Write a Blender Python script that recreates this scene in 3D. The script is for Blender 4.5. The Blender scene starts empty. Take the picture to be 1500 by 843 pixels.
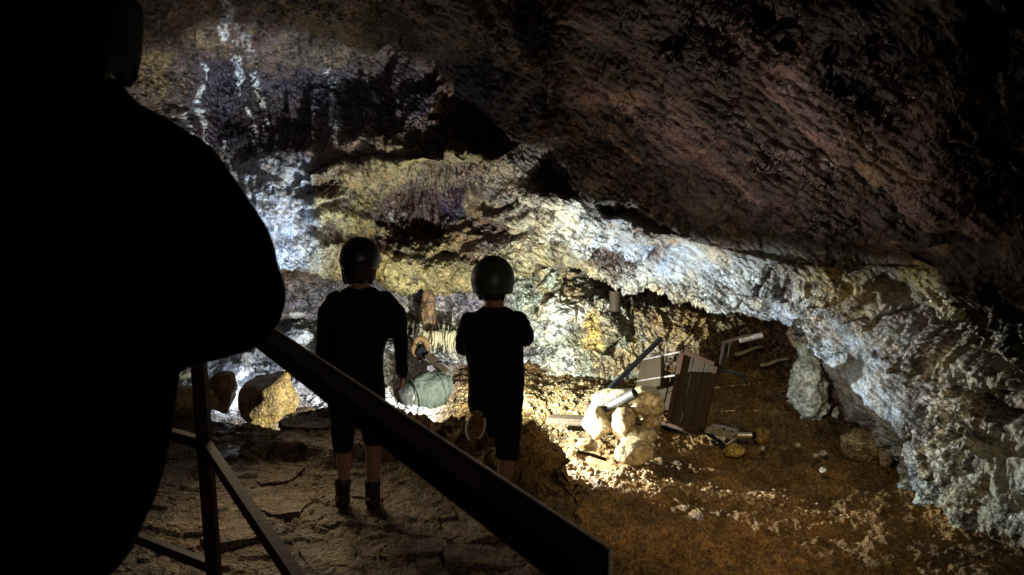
import bpy, bmesh, math, random
import numpy as np
from mathutils import Vector, Matrix, noise as mnoise

sc = bpy.context.scene
COL = sc.collection
R = math.radians

# ------------------------------------------------------------------ camera
CAMZ = 1.75
PITCH = R(10.0)
FPX = 1125.0            # focal length in pixels of the 1500 px wide photograph
cam_d = bpy.data.cameras.new("camera")
cam = bpy.data.objects.new("camera", cam_d)
COL.objects.link(cam)
cam.location = (0, 0, CAMZ)
cam.rotation_euler = (math.pi / 2 - PITCH, 0, 0)
cam_d.sensor_width = 36
cam_d.lens = 27
cam_d.clip_start = 0.05
cam_d.clip_end = 200
cam_d.dof.use_dof = True
cam_d.dof.focus_distance = 5.5
cam_d.dof.aperture_fstop = 7.0
sc.camera = cam

# ------------------------------------------------------------------ world (underground: nearly black)
w = bpy.data.worlds.new("World")
sc.world = w
w.use_nodes = True
w.node_tree.nodes["Background"].inputs[0].default_value = (1.0, 0.55, 0.9, 1)
w.node_tree.nodes["Background"].inputs[1].default_value = 0.0007

sc.view_settings.view_transform = 'Standard'
sc.view_settings.look = 'None'
sc.view_settings.gamma = 1
sc.view_settings.exposure = 0
sc.cycles.use_denoising = True
sc.cycles.max_bounces = 5
sc.cycles.diffuse_bounces = 3
sc.cycles.glossy_bounces = 2
sc.cycles.use_adaptive_sampling = True


def ray(px, py):
    a = (px - 750.0) / FPX
    b = (421.5 - py) / FPX
    return Vector((a, math.cos(PITCH) + b * math.sin(PITCH), -math.sin(PITCH) + b * math.cos(PITCH)))


def P(px, py, Y):
    d = ray(px, py)
    t = Y / d.y
    return Vector((d.x * t, Y, CAMZ + d.z * t))


def G(px, py, z=0.0):
    d = ray(px, py)
    t = (z - CAMZ) / d.z
    return Vector((d.x * t, d.y * t, z))


# ------------------------------------------------------------------ cave lamps (floodlights hidden among the rocks) and added fill lights
def spot(name, loc, target, power, col, angle, blend=0.3, size=0.05):
    l = bpy.data.lights.new(name, 'SPOT')
    l.energy = power
    l.color = col
    l.spot_size = R(angle)
    l.spot_blend = blend
    l.shadow_soft_size = size
    o = bpy.data.objects.new(name, l)
    COL.objects.link(o)
    o.location = loc
    o.rotation_euler = (Vector(target) - Vector(loc)).to_track_quat('-Z', 'Y').to_euler()
    return o


def point(name, loc, power, col, size=0.05):
    l = bpy.data.lights.new(name, 'POINT')
    l.energy = power
    l.color = col
    l.shadow_soft_size = size
    o = bpy.data.objects.new(name, l)
    COL.objects.link(o)
    o.location = loc
    return o


# cool lamps in the left recess, behind the boulders
point("recess_lamp", P(452, 585, 5.75), 60, (0.66, 0.80, 1.0), 0.03)
point("recess_lamp", P(352, 560, 5.6), 9, (0.70, 0.82, 1.0), 0.03)
spot("recess_lamp", P(440, 592, 5.55), P(385, 290, 6.3), 140, (0.55, 0.70, 1.0), 58, 0.8, 0.03)
# white lamp behind the clay bank, between the two children
spot("bank_lamp", P(690, 600, 4.9), P(690, 450, 6.9), 62, (1.0, 0.98, 0.70), 112, 0.5, 0.03)
# flood behind the bank; an added hood keeps its light low under the overhang
FL = P(735, 600, 5.0)
point("floor_lamp", FL, 320, (0.93, 0.97, 0.94), 0.004)
# small lamp low in front of the pile of stones
spot("cart_lamp", P(808, 640, 4.72), P(1120, 640, 5.0), 15, (1.0, 0.94, 0.78), 84, 0.7, 0.01)
spot("fill_light", P(400, 420, 4.5), P(420, 760, 3.1), 78, (1.0, 0.76, 0.46), 92, 0.9, 0.4)  # added fill light for the platform, on no one's head
spot("fill_light", (0.95, 2.95, 1.2), P(1040, 680, 4.7), 66, (1.0, 0.76, 0.42), 100, 1.0, 0.12)  # added fill light over the clay floor
spot("pillar_fill", P(1115, 622, 4.7), P(1185, 565, 5.6), 7, (0.86, 0.97, 1.0), 50, 0.8, 0.02)  # added spot to brighten the pillar; no lamp stands there
# added fill lights, no lamps here: platform and rail edge, ceiling, left wall
spot("fill_light", (0.95, 0.5, 1.66), P(690, 640, 2.6), 30, (1.0, 0.78, 0.6), 92, 1.0, 0.06)
spot("fill_light", P(850, 600, 3.5), P(1130, 170, 4.0), 42, (1.0, 0.80, 0.74), 88, 1.0, 0.02)
spot("fill_light", P(527, 365, 4.05), P(400, 110, 6.3), 15, (0.9, 0.92, 1.0), 80, 1.0, 0.03)

# ------------------------------------------------------------------ vector noise
def _h(ix, iy, iz, seed):
    h = (ix.astype(np.uint32) * np.uint32(374761393) + iy.astype(np.uint32) * np.uint32(668265263)
         + iz.astype(np.uint32) * np.uint32(2147483647) + np.uint32(seed * 7919 + 13))
    h = (h ^ (h >> np.uint32(13))) * np.uint32(1274126177)
    h = (h ^ (h >> np.uint32(16))) * np.uint32(2246822519)
    return h ^ (h >> np.uint32(15))


def gnoise(p, seed=0):
    p = p.astype(np.float32)
    f = np.floor(p)
    i = f.astype(np.int64)
    t = p - f
    u = t * t * t * (t * (t * 6 - 15) + 10)
    out = 0
    for dx in (0, 1):
        wx = u[:, 0] if dx else 1 - u[:, 0]
        for dy in (0, 1):
            wy = u[:, 1] if dy else 1 - u[:, 1]
            for dz in (0, 1):
                wz = u[:, 2] if dz else 1 - u[:, 2]
                h = _h(i[:, 0] + dx, i[:, 1] + dy, i[:, 2] + dz, seed)
                gx = (h & np.uint32(1023)).astype(np.float32) / 511.5 - 1
                gy = ((h >> np.uint32(10)) & np.uint32(1023)).astype(np.float32) / 511.5 - 1
                gz = ((h >> np.uint32(20)) & np.uint32(1023)).astype(np.float32) / 511.5 - 1
                out = out + wx * wy * wz * (gx * (t[:, 0] - dx) + gy * (t[:, 1] - dy) + gz * (t[:, 2] - dz))
    return out * 1.3


def fbm(p, octv=4, seed=0, gain=0.5, lac=2.03):
    a, s, o = 1.0, 1.0, 0
    for k in range(octv):
        o = o + a * gnoise(p * s + 17.3 * k, seed + k)
        a *= gain
        s *= lac
    return o


def ridged(p, octv=4, seed=0, gain=0.5, lac=2.1):
    a, s, o = 1.0, 1.0, 0
    for k in range(octv):
        o = o + a * (1 - 2.2 * np.abs(gnoise(p * s + 9.1 * k, seed + k)))
        a *= gain
        s *= lac
    return o


def voro(p, seed=0, tilt=None):
    """F1, F2 and a random value of the nearest cell (and the offset from the cell's centre along tilt)"""
    tv = np.zeros(len(p), np.float32)
    p = p.astype(np.float32)
    i = np.floor(p).astype(np.int64)
    f1 = np.full(len(p), 9.0, np.float32)
    f2 = f1.copy()
    rid = np.zeros(len(p), np.float32)
    for dx in (-1, 0, 1):
        for dy in (-1, 0, 1):
            for dz in (-1, 0, 1):
                c = i + np.array([dx, dy, dz])
                h = _h(c[:, 0], c[:, 1], c[:, 2], seed)
                q = np.stack([(h & np.uint32(1023)), (h >> np.uint32(10)) & np.uint32(1023),
                              (h >> np.uint32(20)) & np.uint32(1023)], 1).astype(np.float32) / 1023 + c
                d = np.sqrt(((q - p) ** 2).sum(1)).astype(np.float32)
                m = d < f1
                f2 = np.where(m, f1, np.minimum(f2, d))
                f1 = np.where(m, d, f1)
                rid = np.where(m, (h >> np.uint32(5) & np.uint32(255)).astype(np.float32) / 255, rid)
                if tilt is not None:
                    tv = np.where(m, (p - q) @ np.array(tilt, np.float32), tv)
    return (f1, f2, rid) if tilt is None else (f1, f2, rid, tv)


def stretch(p, d, k):
    """compress the coordinate along direction d by k, so that noise is drawn out along d"""
    d = np.array(d, float)
    d /= np.linalg.norm(d)
    a = p @ d
    return p - np.outer(a * (1 - 1.0 / k), d)


def sstep(x, a, b):
    t = np.clip((x - a) / (b - a), 0, 1)
    return t * t * (3 - 2 * t)


# ------------------------------------------------------------------ object helpers
def tag(o, label=None, cat=None, group=None, kind=None):
    if label:
        o['label'] = label
    if cat:
        o['category'] = cat
    if group:
        o['group'] = group
    if kind:
        o['kind'] = kind
    return o


def empty(name, loc, label=None, cat=None, group=None):
    o = bpy.data.objects.new(name, None)
    o.empty_display_size = 0.1
    o.location = loc
    COL.objects.link(o)
    return tag(o, label, cat, group)


def link_mesh(name, me, mat, parent=None):
    if mat:
        me.materials.clear()
        me.materials.append(mat)
    o = bpy.data.objects.new(name, me)
    COL.objects.link(o)
    if parent is not None:
        o.parent = parent
        o.matrix_parent_inverse = Matrix.Translation(parent.location).inverted()
    return o


def bm_obj(name, bm, mat, parent=None, smooth=False):
    me = bpy.data.meshes.new(name)
    bmesh.ops.recalc_face_normals(bm, faces=bm.faces)
    bm.to_mesh(me)
    bm.free()
    if smooth:
        me.shade_smooth()
    return link_mesh(name, me, mat, parent)


def np_mesh(name, verts, quads, cols=None, extra=None, smooth=True):
    me = bpy.data.meshes.new(name)
    n, m = len(verts), len(quads)
    k = quads.shape[1]
    me.vertices.add(n)
    me.vertices.foreach_set("co", verts.astype(np.float32).ravel())
    me.loops.add(m * k)
    me.polygons.add(m)
    me.loops.foreach_set("vertex_index", quads.astype(np.int32).ravel())
    me.polygons.foreach_set("loop_start", np.arange(0, m * k, k, dtype=np.int32))
    me.update()
    me.validate()
    if cols is not None:
        a = me.color_attributes.new("tint", 'FLOAT_COLOR', 'POINT')
        c = np.ones((n, 4), np.float32)
        c[:, :cols.shape[1]] = np.clip(cols, 0, 1)
        a.data.foreach_set("color", c.ravel())
    if smooth:
        me.shade_smooth()
    return me


# ------------------------------------------------------------------ materials
class NT:
    def __init__(s, name):
        s.m = bpy.data.materials.new(name)
        s.m.use_nodes = True
        s.t = s.m.node_tree
        s.b = s.t.nodes["Principled BSDF"]
        s.tc = s.t.nodes.new("ShaderNodeTexCoord")

    def n(s, kind, **kw):
        o = s.t.nodes.new(kind)
        for k, v in kw.items():
            if isinstance(k, str) and hasattr(o, k):
                setattr(o, k, v)
            else:
                o.inputs[k.replace('_', ' ')].default_value = v
        return o

    def l(s, a, b):
        s.t.links.new(a, b)

    def noise(s, scale, detail=6, rough=0.6, vec=None, dist=0.0):
        o = s.t.nodes.new("ShaderNodeTexNoise")
        o.inputs["Scale"].default_value = scale
        o.inputs["Detail"].default_value = detail
        o.inputs["Roughness"].default_value = rough
        o.inputs["Distortion"].default_value = dist
        s.l(vec or s.tc.outputs["Object"], o.inputs["Vector"])
        return o.outputs["Fac"]

    def ramp(s, fac, stops):
        o = s.t.nodes.new("ShaderNodeValToRGB")
        r = o.color_ramp
        while len(r.elements) < len(stops):
            r.elements.new(0.5)
        for e, (p, c) in zip(r.elements, stops):
            e.position = p
            e.color = c if len(c) == 4 else (*c, 1)
        s.l(fac, o.inputs[0])
        return o.outputs[0]

    def mix(s, a, b, fac=0.5, mode='MIX'):
        o = s.t.nodes.new("ShaderNodeMix")
        o.data_type = 'RGBA'
        o.blend_type = mode
        for sock, v in ((o.inputs[0], fac), (o.inputs[6], a), (o.inputs[7], b)):
            if isinstance(v, (int, float)):
                sock.default_value = v
            elif isinstance(v, tuple):
                sock.default_value = (*v, 1) if len(v) == 3 else v
            else:
                s.l(v, sock)
        return o.outputs[2]

    def bump(s, h, strength=0.5, dist=0.01, normal=None):
        o = s.t.nodes.new("ShaderNodeBump")
        o.inputs["Strength"].default_value = strength
        o.inputs["Distance"].default_value = dist
        s.l(h, o.inputs["Height"])
        if normal:
            s.l(normal, o.inputs["Normal"])
        return o.outputs[0]


def rock_mat(name, tinted=True, base=(0.3, 0.25, 0.18), fine=70, contrast=(0.10, 1.45), wet=(0.22, 0.62),
             spec=0.6, bump=1.0, bdist=0.014, hue=0.6, seam=True):
    k = NT(name)
    if tinted:
        a = k.t.nodes.new("ShaderNodeAttribute")
        a.attribute_name = "tint"
        c = a.outputs["Color"]
        alpha = a.outputs["Alpha"]

        def af(x):
            o = k.t.nodes.new("ShaderNodeMath")
            o.operation = 'MULTIPLY'
            o.inputs[1].default_value = x
            k.l(alpha, o.inputs[0])
            return o.outputs[0]
    else:
        c = k.mix(base, base, 0.5)
    lo, hi = contrast
    if seam:
        e = Vector((0.79, -0.28, -0.55)).normalized().rotation_difference(Vector((1, 0, 0))).to_euler()
        m1 = k.t.nodes.new("ShaderNodeMapping")
        m1.inputs["Rotation"].default_value = e
        k.l(k.tc.outputs["Object"], m1.inputs["Vector"])
        m2 = k.t.nodes.new("ShaderNodeMapping")
        m2.inputs["Scale"].default_value = (0.42, 1, 1)
        k.l(m1.outputs[0], m2.inputs["Vector"])
        sv = m2.outputs[0]
    else:
        sv = k.tc.outputs["Object"]
    n1 = k.noise(fine * 0.2, 7, 0.62)
    n2 = k.noise(fine * 0.8, 4, 0.6)
    v = k.ramp(n1, [(0.34, (lo, lo, lo)), (0.5, (0.9, 0.9, 0.9)), (0.66, (hi, hi, hi))])
    c = k.mix(c, v, af(0.85), 'MULTIPLY')
    # mineral stains: rust, olive, grey-blue
    st = k.ramp(k.noise(5.5, 6, 0.65, dist=1.2),
                [(0.3, (1.25, 0.75, 0.42)), (0.44, (1.05, 1.0, 0.8)), (0.56, (1, 1, 1)), (0.7, (0.75, 0.92, 1.15))])
    c = k.mix(c, st, hue, 'MULTIPLY')
    v2 = k.ramp(n2, [(0.36, (0.25, 0.22, 0.22)), (0.50, (1, 1, 1)), (0.66, (1.5, 1.5, 1.5))])
    c = k.mix(c, v2, af(0.75), 'MULTIPLY')
    if seam:
        # thin dark manganese seams drawn out along the bedding
        n3 = k.noise(9, 3, 0.5, vec=sv, dist=0.3)
        sm = k.ramp(n3, [(0.455, (1, 1, 1)), (0.485, (0.12, 0.09, 0.08)), (0.505, (0.12, 0.09, 0.08)), (0.54, (1, 1, 1))])
        c = k.mix(c, sm, af(0.85), 'MULTIPLY')
    k.l(c, k.b.inputs["Base Color"])
    rr = k.ramp(k.noise(9, 5, 0.6), [(0.35, (wet[0],) * 3), (0.65, (wet[1],) * 3)])
    k.l(rr, k.b.inputs["Roughness"])
    k.b.inputs["Specular IOR Level"].default_value = spec
    vo = k.t.nodes.new("ShaderNodeTexVoronoi")
    vo.inputs["Scale"].default_value = fine * (0.42 if seam else 0.9)
    k.l(sv, vo.inputs["Vector"])
    b1 = k.bump(n1, bump, bdist * 1.6)
    b2 = k.bump(vo.outputs["Distance"], bump if seam else bump * 0.5, -bdist * 1.6 if seam else bdist * .8, b1)
    b3 = k.bump(n2, bump * 0.8, bdist * 0.5, b2)
    k.l(b3, k.b.inputs["Normal"])
    return k.m


def plain_mat(name, col, rough=0.7, metal=0.0, spec=0.5, var=0.5, scale=30, bump=0.3, bdist=0.004, col2=None,
              stretchv=None):
    k = NT(name)
    vec = k.tc.outputs["Object"]
    if stretchv:
        mp = k.t.nodes.new("ShaderNodeMapping")
        mp.inputs["Scale"].default_value = stretchv
        k.l(vec, mp.inputs["Vector"])
        vec = mp.outputs[0]
    n = k.noise(scale, 6, 0.65, vec=vec, dist=0.3)
    d = col2 or tuple(x * (1 - var) for x in col)
    c = k.ramp(n, [(0.35, d), (0.62, col)])
    k.l(c, k.b.inputs["Base Color"])
    k.b.inputs["Roughness"].default_value = rough
    k.b.inputs["Metallic"].default_value = metal
    k.b.inputs["Specular IOR Level"].default_value = spec
    k.l(k.bump(n, bump, bdist), k.b.inputs["Normal"])
    return k.m


M = {}
M['rock'] = rock_mat("cave_rock")
M['floor'] = rock_mat("cave_floor", seam=False, fine=80, contrast=(0.4, 1.4), wet=(0.45, 0.8), spec=0.35, hue=0.35)
M['boulder'] = rock_mat("boulder_rock", seam=False, fine=60, contrast=(0.35, 1.4), wet=(0.4, 0.8), hue=0.4)
M['calcite'] = rock_mat("calcite", seam=False, fine=45, contrast=(0.6, 1.25), wet=(0.3, 0.6), bump=0.5, hue=0.25)
M['pebble'] = rock_mat("gravel", seam=False, fine=90, contrast=(0.6, 1.3), wet=(0.45, 0.8), bump=0.4, bdist=0.004, hue=0.3)
M['steel'] = plain_mat("painted_steel", (0.012, 0.008, 0.008), 0.6, 0.0, 0.3, 0.5, 25, 0.4, 0.003, col2=(0.03, 0.018, 0.013))
M['highlight'] = plain_mat("painted_edge_highlight", (0.88, 0.82, 0.78), 0.45, 0.0, 0.5, 0.5, 30, 0.2, 0.001)  # pale colour standing in for a lit edge
M['black_iron'] = plain_mat("black_iron", (0.05, 0.055, 0.07), 0.45, 0.4, 0.5, 0.6, 40, 0.3, 0.003)
M['pipe'] = plain_mat("grey_pipe", (0.11, 0.11, 0.1), 0.5, 0.5, 0.5, 0.5, 30, 0.3, 0.003)
M['galv'] = plain_mat("worn_steel", (0.62, 0.6, 0.6), 0.4, 0.6, 0.5, 0.5, 30, 0.3, 0.003, col2=(0.26, 0.22, 0.18))
M['rust'] = plain_mat("rusty_iron", (0.05, 0.026, 0.011), 0.85, 0.2, 0.4, 0.5, 45, 0.6, 0.005, col2=(0.06, 0.025, 0.018))
M['wood'] = plain_mat("old_wood", (0.05, 0.037, 0.018), 0.75, 0, 0.3, 0.6, 14, 0.6, 0.006, col2=(0.03, 0.018, 0.01), stretchv=(6, 6, 0.7))
M['pale_wood'] = plain_mat("pale_wood", (0.42, 0.37, 0.22), 0.7, 0, 0.3, 0.5, 20, 0.5, 0.005)
M['dark'] = plain_mat("dark_hole", (0.01, 0.01, 0.01), 0.9, 0, 0.1)
M['skin'] = plain_mat("skin", (0.33, 0.165, 0.11), 0.5, 0, 0.4, 0.15, 20, 0.1, 0.002)
M['hair'] = plain_mat("hair", (0.03, 0.02, 0.013), 0.6, 0, 0.3, 0.6, 60, 0.8, 0.004, stretchv=(4, 4, 0.5))
M['black_cloth'] = plain_mat("black_cloth", (0.012, 0.01, 0.012), 0.9, 0, 0.12, 0.4, 60, 0.4, 0.003)
M['shorts_cloth'] = plain_mat("dark_shorts_cloth", (0.014, 0.012, 0.016), 0.9, 0, 0.12, 0.4, 60, 0.4, 0.003)
M['jacket'] = plain_mat("black_jacket_cloth", (0.006, 0.005, 0.006), 0.95, 0, 0.05, 0.4, 50, 0.4, 0.003)
M['helmet_black'] = plain_mat("black_helmet_shell", (0.012, 0.012, 0.022), 0.42, 0, 0.5, 0.2, 8, 0.02, 0.001)
M['helmet_green'] = plain_mat("green_helmet_shell", (0.03, 0.05, 0.032), 0.45, 0, 0.5, 0.2, 8, 0.02, 0.001)
M['boot'] = plain_mat("dark_boot_leather", (0.03, 0.02, 0.02), 0.6, 0, 0.3, 0.5, 30, 0.4, 0.004)
M['sole'] = plain_mat("ochre_rubber_sole", (0.32, 0.17, 0.05), 0.7, 0, 0.3, 0.8, 18, 0.6, 0.004, col2=(0.04, 0.025, 0.015))
M['white_rubber'] = plain_mat("white_rubber_rim", (0.75, 0.72, 0.66), 0.6, 0, 0.3, 0.15, 30, 0.1, 0.002)
M['canvas'] = plain_mat("green_canvas", (0.036, 0.045, 0.032), 0.8, 0, 0.25, 0.45, 22, 0.6, 0.008)
M['ochre'] = plain_mat("ochre_mud", (0.15, 0.095, 0.035), 0.8, 0, 0.3, 0.6, 30, 0.7, 0.008, col2=(0.1, 0.05, 0.02))

# ------------------------------------------------------------------ rock sheets
def catmull(ctrl, n):
    """ctrl (K, ...) -> (n, ...) uniform Catmull-Rom"""
    K = len(ctrl)
    t = np.linspace(0, K - 1, n)
    i = np.clip(np.floor(t).astype(int), 0, K - 2)
    f = (t - i).reshape(-1, *([1] * (ctrl.ndim - 1)))
    p0 = ctrl[np.maximum(i - 1, 0)]
    p1 = ctrl[i]
    p2 = ctrl[i + 1]
    p3 = ctrl[np.minimum(i + 2, K - 1)]
    return 0.5 * ((2 * p1) + (-p0 + p2) * f + (2 * p0 - 5 * p1 + 4 * p2 - p3) * f ** 2 + (-p0 + 3 * p1 - 3 * p2 + p3) * f ** 3)


def grid_quads(nr, nc):
    i = np.arange(nr * nc).reshape(nr, nc)
    return np.stack([i[:-1, :-1], i[:-1, 1:], i[1:, 1:], i[1:, :-1]], -1).reshape(-1, 4)


def grid_normals(V):
    du = np.gradient(V, axis=1)
    dv = np.gradient(V, axis=0)
    n = np.cross(du, dv)
    return n / (np.linalg.norm(n, axis=2, keepdims=True) + 1e-9)


def sheet(ctrl, cols, nr, nc, row_at=None):
    V = catmull(np.swapaxes(catmull(np.array(ctrl, float), nr), 0, 1), nc)
    V = np.swapaxes(V, 0, 1)
    C = catmull(np.swapaxes(catmull(np.array(cols, float), nr), 0, 1), nc)
    C = np.clip(np.swapaxes(C, 0, 1), 0, 1)
    return V, C


def proj(V):
    """world points -> photograph pixels (used to lay out relief, mineral streaks and painted shade on the rock)"""
    x = V[:, 0]
    y = V[:, 1]
    z = V[:, 2] - CAMZ
    dep = y * math.cos(PITCH) - z * math.sin(PITCH)
    up = y * math.sin(PITCH) + z * math.cos(PITCH)
    return 750 + FPX * x / dep, 421.5 - FPX * up / dep


def seg_dist(px, py, pts):
    d = np.full(len(px), 1e9)
    for (x0, y0), (x1, y1) in zip(pts[:-1], pts[1:]):
        vx, vy = x1 - x0, y1 - y0
        t = np.clip(((px - x0) * vx + (py - y0) * vy) / (vx * vx + vy * vy), 0, 1)
        d = np.minimum(d, np.hypot(px - x0 - t * vx, py - y0 - t * vy))
    return d


# albedo names
BR = (0.20, 0.13, 0.08)      # brown
DK = (0.055, 0.04, 0.055)    # manganese black-purple, also shade put into hollows
OL = (0.28, 0.235, 0.10)      # olive ochre
WH = (0.58, 0.56, 0.44)      # pale calcite
BL = (0.44, 0.51, 0.60)      # bluish calcite
MV = (0.23, 0.155, 0.125)      # mauve brown
GR = (0.34, 0.38, 0.30)      # greenish grey
RD = (0.05, 0.022, 0.02)  # near-black maroon; also stands for shade on the dark face

# columns: px, then (py, Y, colour) for: lip, band middle, ridge, dark face, face top, textured middle, textured upper, top
RM = (0.13, 0.075, 0.06)
CE = [
    (-300, [(420, 4.2, BR), (330, 4.1, BR), (260, 4.0, BR), (200, 3.9, BR), (150, 3.8, BR), (90, 3.7, BR), (30, 3.5, BR), (-60, 3.1, BR)]),
    (-50, [(420, 5.0, BR), (330, 4.9, BR), (260, 4.8, BR), (200, 4.7, BR), (150, 4.6, BR), (90, 4.4, BR), (30, 4.2, BR), (-60, 3.7, BR)]),
    (100, [(420, 5.6, BR), (330, 5.5, BR), (260, 5.4, BR), (200, 5.2, BR), (150, 5.1, BR), (90, 4.9, BR), (30, 4.6, BR), (-60, 4.1, BR)]),
    (200, [(400, 6.0, BR), (320, 5.8, BR), (250, 5.6, BR), (200, 5.45, BR), (150, 5.35, BR), (90, 5.3, BR), (30, 4.9, BR), (-60, 4.4, BR)]),
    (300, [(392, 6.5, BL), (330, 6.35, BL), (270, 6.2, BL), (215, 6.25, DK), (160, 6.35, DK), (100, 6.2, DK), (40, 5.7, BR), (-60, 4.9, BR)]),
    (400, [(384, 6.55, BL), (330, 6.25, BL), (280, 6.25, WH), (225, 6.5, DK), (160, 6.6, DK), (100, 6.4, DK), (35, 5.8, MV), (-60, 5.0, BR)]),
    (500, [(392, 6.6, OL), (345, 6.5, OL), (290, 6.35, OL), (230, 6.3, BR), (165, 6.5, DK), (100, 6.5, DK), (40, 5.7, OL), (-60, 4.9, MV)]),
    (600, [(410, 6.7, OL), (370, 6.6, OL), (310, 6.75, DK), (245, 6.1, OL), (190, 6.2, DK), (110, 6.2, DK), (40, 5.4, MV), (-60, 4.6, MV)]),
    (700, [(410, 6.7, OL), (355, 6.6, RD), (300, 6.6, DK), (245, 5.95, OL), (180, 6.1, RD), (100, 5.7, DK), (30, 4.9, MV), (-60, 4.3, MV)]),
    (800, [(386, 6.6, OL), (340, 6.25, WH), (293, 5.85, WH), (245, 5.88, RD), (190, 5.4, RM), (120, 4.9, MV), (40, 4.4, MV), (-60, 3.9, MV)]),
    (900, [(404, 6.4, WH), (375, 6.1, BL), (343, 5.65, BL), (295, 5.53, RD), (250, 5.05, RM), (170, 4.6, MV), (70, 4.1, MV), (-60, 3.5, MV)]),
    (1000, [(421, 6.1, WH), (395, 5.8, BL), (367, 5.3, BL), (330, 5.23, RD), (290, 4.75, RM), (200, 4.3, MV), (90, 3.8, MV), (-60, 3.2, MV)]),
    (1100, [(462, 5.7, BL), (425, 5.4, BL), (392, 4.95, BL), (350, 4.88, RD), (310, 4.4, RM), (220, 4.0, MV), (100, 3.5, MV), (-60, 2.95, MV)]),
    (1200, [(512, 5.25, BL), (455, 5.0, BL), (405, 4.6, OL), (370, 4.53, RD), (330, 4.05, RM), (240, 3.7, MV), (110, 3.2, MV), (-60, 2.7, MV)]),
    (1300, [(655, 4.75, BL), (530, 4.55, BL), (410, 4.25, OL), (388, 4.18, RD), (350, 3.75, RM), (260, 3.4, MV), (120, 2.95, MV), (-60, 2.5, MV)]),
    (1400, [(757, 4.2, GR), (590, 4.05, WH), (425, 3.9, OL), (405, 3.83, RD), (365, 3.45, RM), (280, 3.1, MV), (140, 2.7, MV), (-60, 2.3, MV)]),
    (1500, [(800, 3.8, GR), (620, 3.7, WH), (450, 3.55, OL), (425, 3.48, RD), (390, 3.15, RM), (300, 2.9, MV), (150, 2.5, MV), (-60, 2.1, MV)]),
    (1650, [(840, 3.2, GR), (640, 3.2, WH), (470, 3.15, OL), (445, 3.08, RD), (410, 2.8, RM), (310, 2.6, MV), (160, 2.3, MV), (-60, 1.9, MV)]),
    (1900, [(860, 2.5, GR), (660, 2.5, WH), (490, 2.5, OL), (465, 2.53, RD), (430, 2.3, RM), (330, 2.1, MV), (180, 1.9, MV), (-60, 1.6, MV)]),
]
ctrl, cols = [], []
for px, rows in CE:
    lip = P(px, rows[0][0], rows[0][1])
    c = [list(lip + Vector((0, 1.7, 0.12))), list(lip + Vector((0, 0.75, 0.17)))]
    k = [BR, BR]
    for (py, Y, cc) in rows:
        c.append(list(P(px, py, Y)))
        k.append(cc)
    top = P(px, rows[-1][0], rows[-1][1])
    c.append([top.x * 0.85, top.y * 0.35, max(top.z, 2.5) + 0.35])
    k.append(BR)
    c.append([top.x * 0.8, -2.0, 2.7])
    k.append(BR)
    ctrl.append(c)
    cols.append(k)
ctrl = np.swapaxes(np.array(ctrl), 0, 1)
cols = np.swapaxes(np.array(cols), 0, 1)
NR, NC = 620, 1250
V, C = sheet(ctrl, cols, NR, NC)
N = grid_normals(V)
pts = V.reshape(-1, 3)
nor = N.reshape(-1, 3)
# normals must look into the cave (towards the camera)
tocam = np.array([0, 2.0, 1.0]) - pts
nor *= np.sign((nor * tocam).sum(1).mean())
PX, PY = proj(pts)
DIAG = (0.79, -0.28, -0.55)
st = stretch(pts, DIAG, 3.4)
big = fbm(pts * 1.3, 3, 3)
rg = ridged(st * 2.6, 5, 11, 0.55)
warp = np.stack([fbm(pts * 5, 3, 40), fbm(pts * 5, 3, 41), fbm(pts * 5, 3, 42)], 1)
TD = np.array((0.05, 0.89, -0.45))
f1, f2, rid, tv = voro(st * 6.5 + warp * 0.9, 5, TD)
_, _, ridb, tvb = voro(stretch(pts, DIAG, 1.8) * 17 + warp * 1.5, 6, TD)
scale_w = sstep(PX, 620, 820)
crack = np.clip((f2 - f1) * 2.2, 0, 1)
g1, g2, rid2 = voro(st * 24.0, 9)
fine = fbm(pts * 30, 3, 60, 0.6)
mask_c = sstep(fbm(pts * 3.1, 3, 69), -0.3, 0.3)
mask_b = sstep(fbm(st * 1.6, 3, 66), -0.25, 0.2)
bc = pts @ TD * 3.6 + 0.45 * fbm(stretch(pts, DIAG, 3) * 1.6, 4, 310) * 1.3
bed = bc - np.floor(bc)
bed = np.where(bed < 0.86, bed / 0.86, (1 - bed) / 0.14)
bc2 = pts @ TD * 9.5 + 0.9 * fbm(stretch(pts, DIAG, 3) * 3.5, 4, 312)
bed2 = bc2 - np.floor(bc2)
bed2 = np.where(bed2 < 0.84, bed2 / 0.84, (1 - bed2) / 0.16)
bm1 = sstep(fbm(st * 1.3, 3, 314), -0.35, 0.15)
bm2 = sstep(fbm(st * 2.3, 3, 316), -0.3, 0.2)
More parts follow.
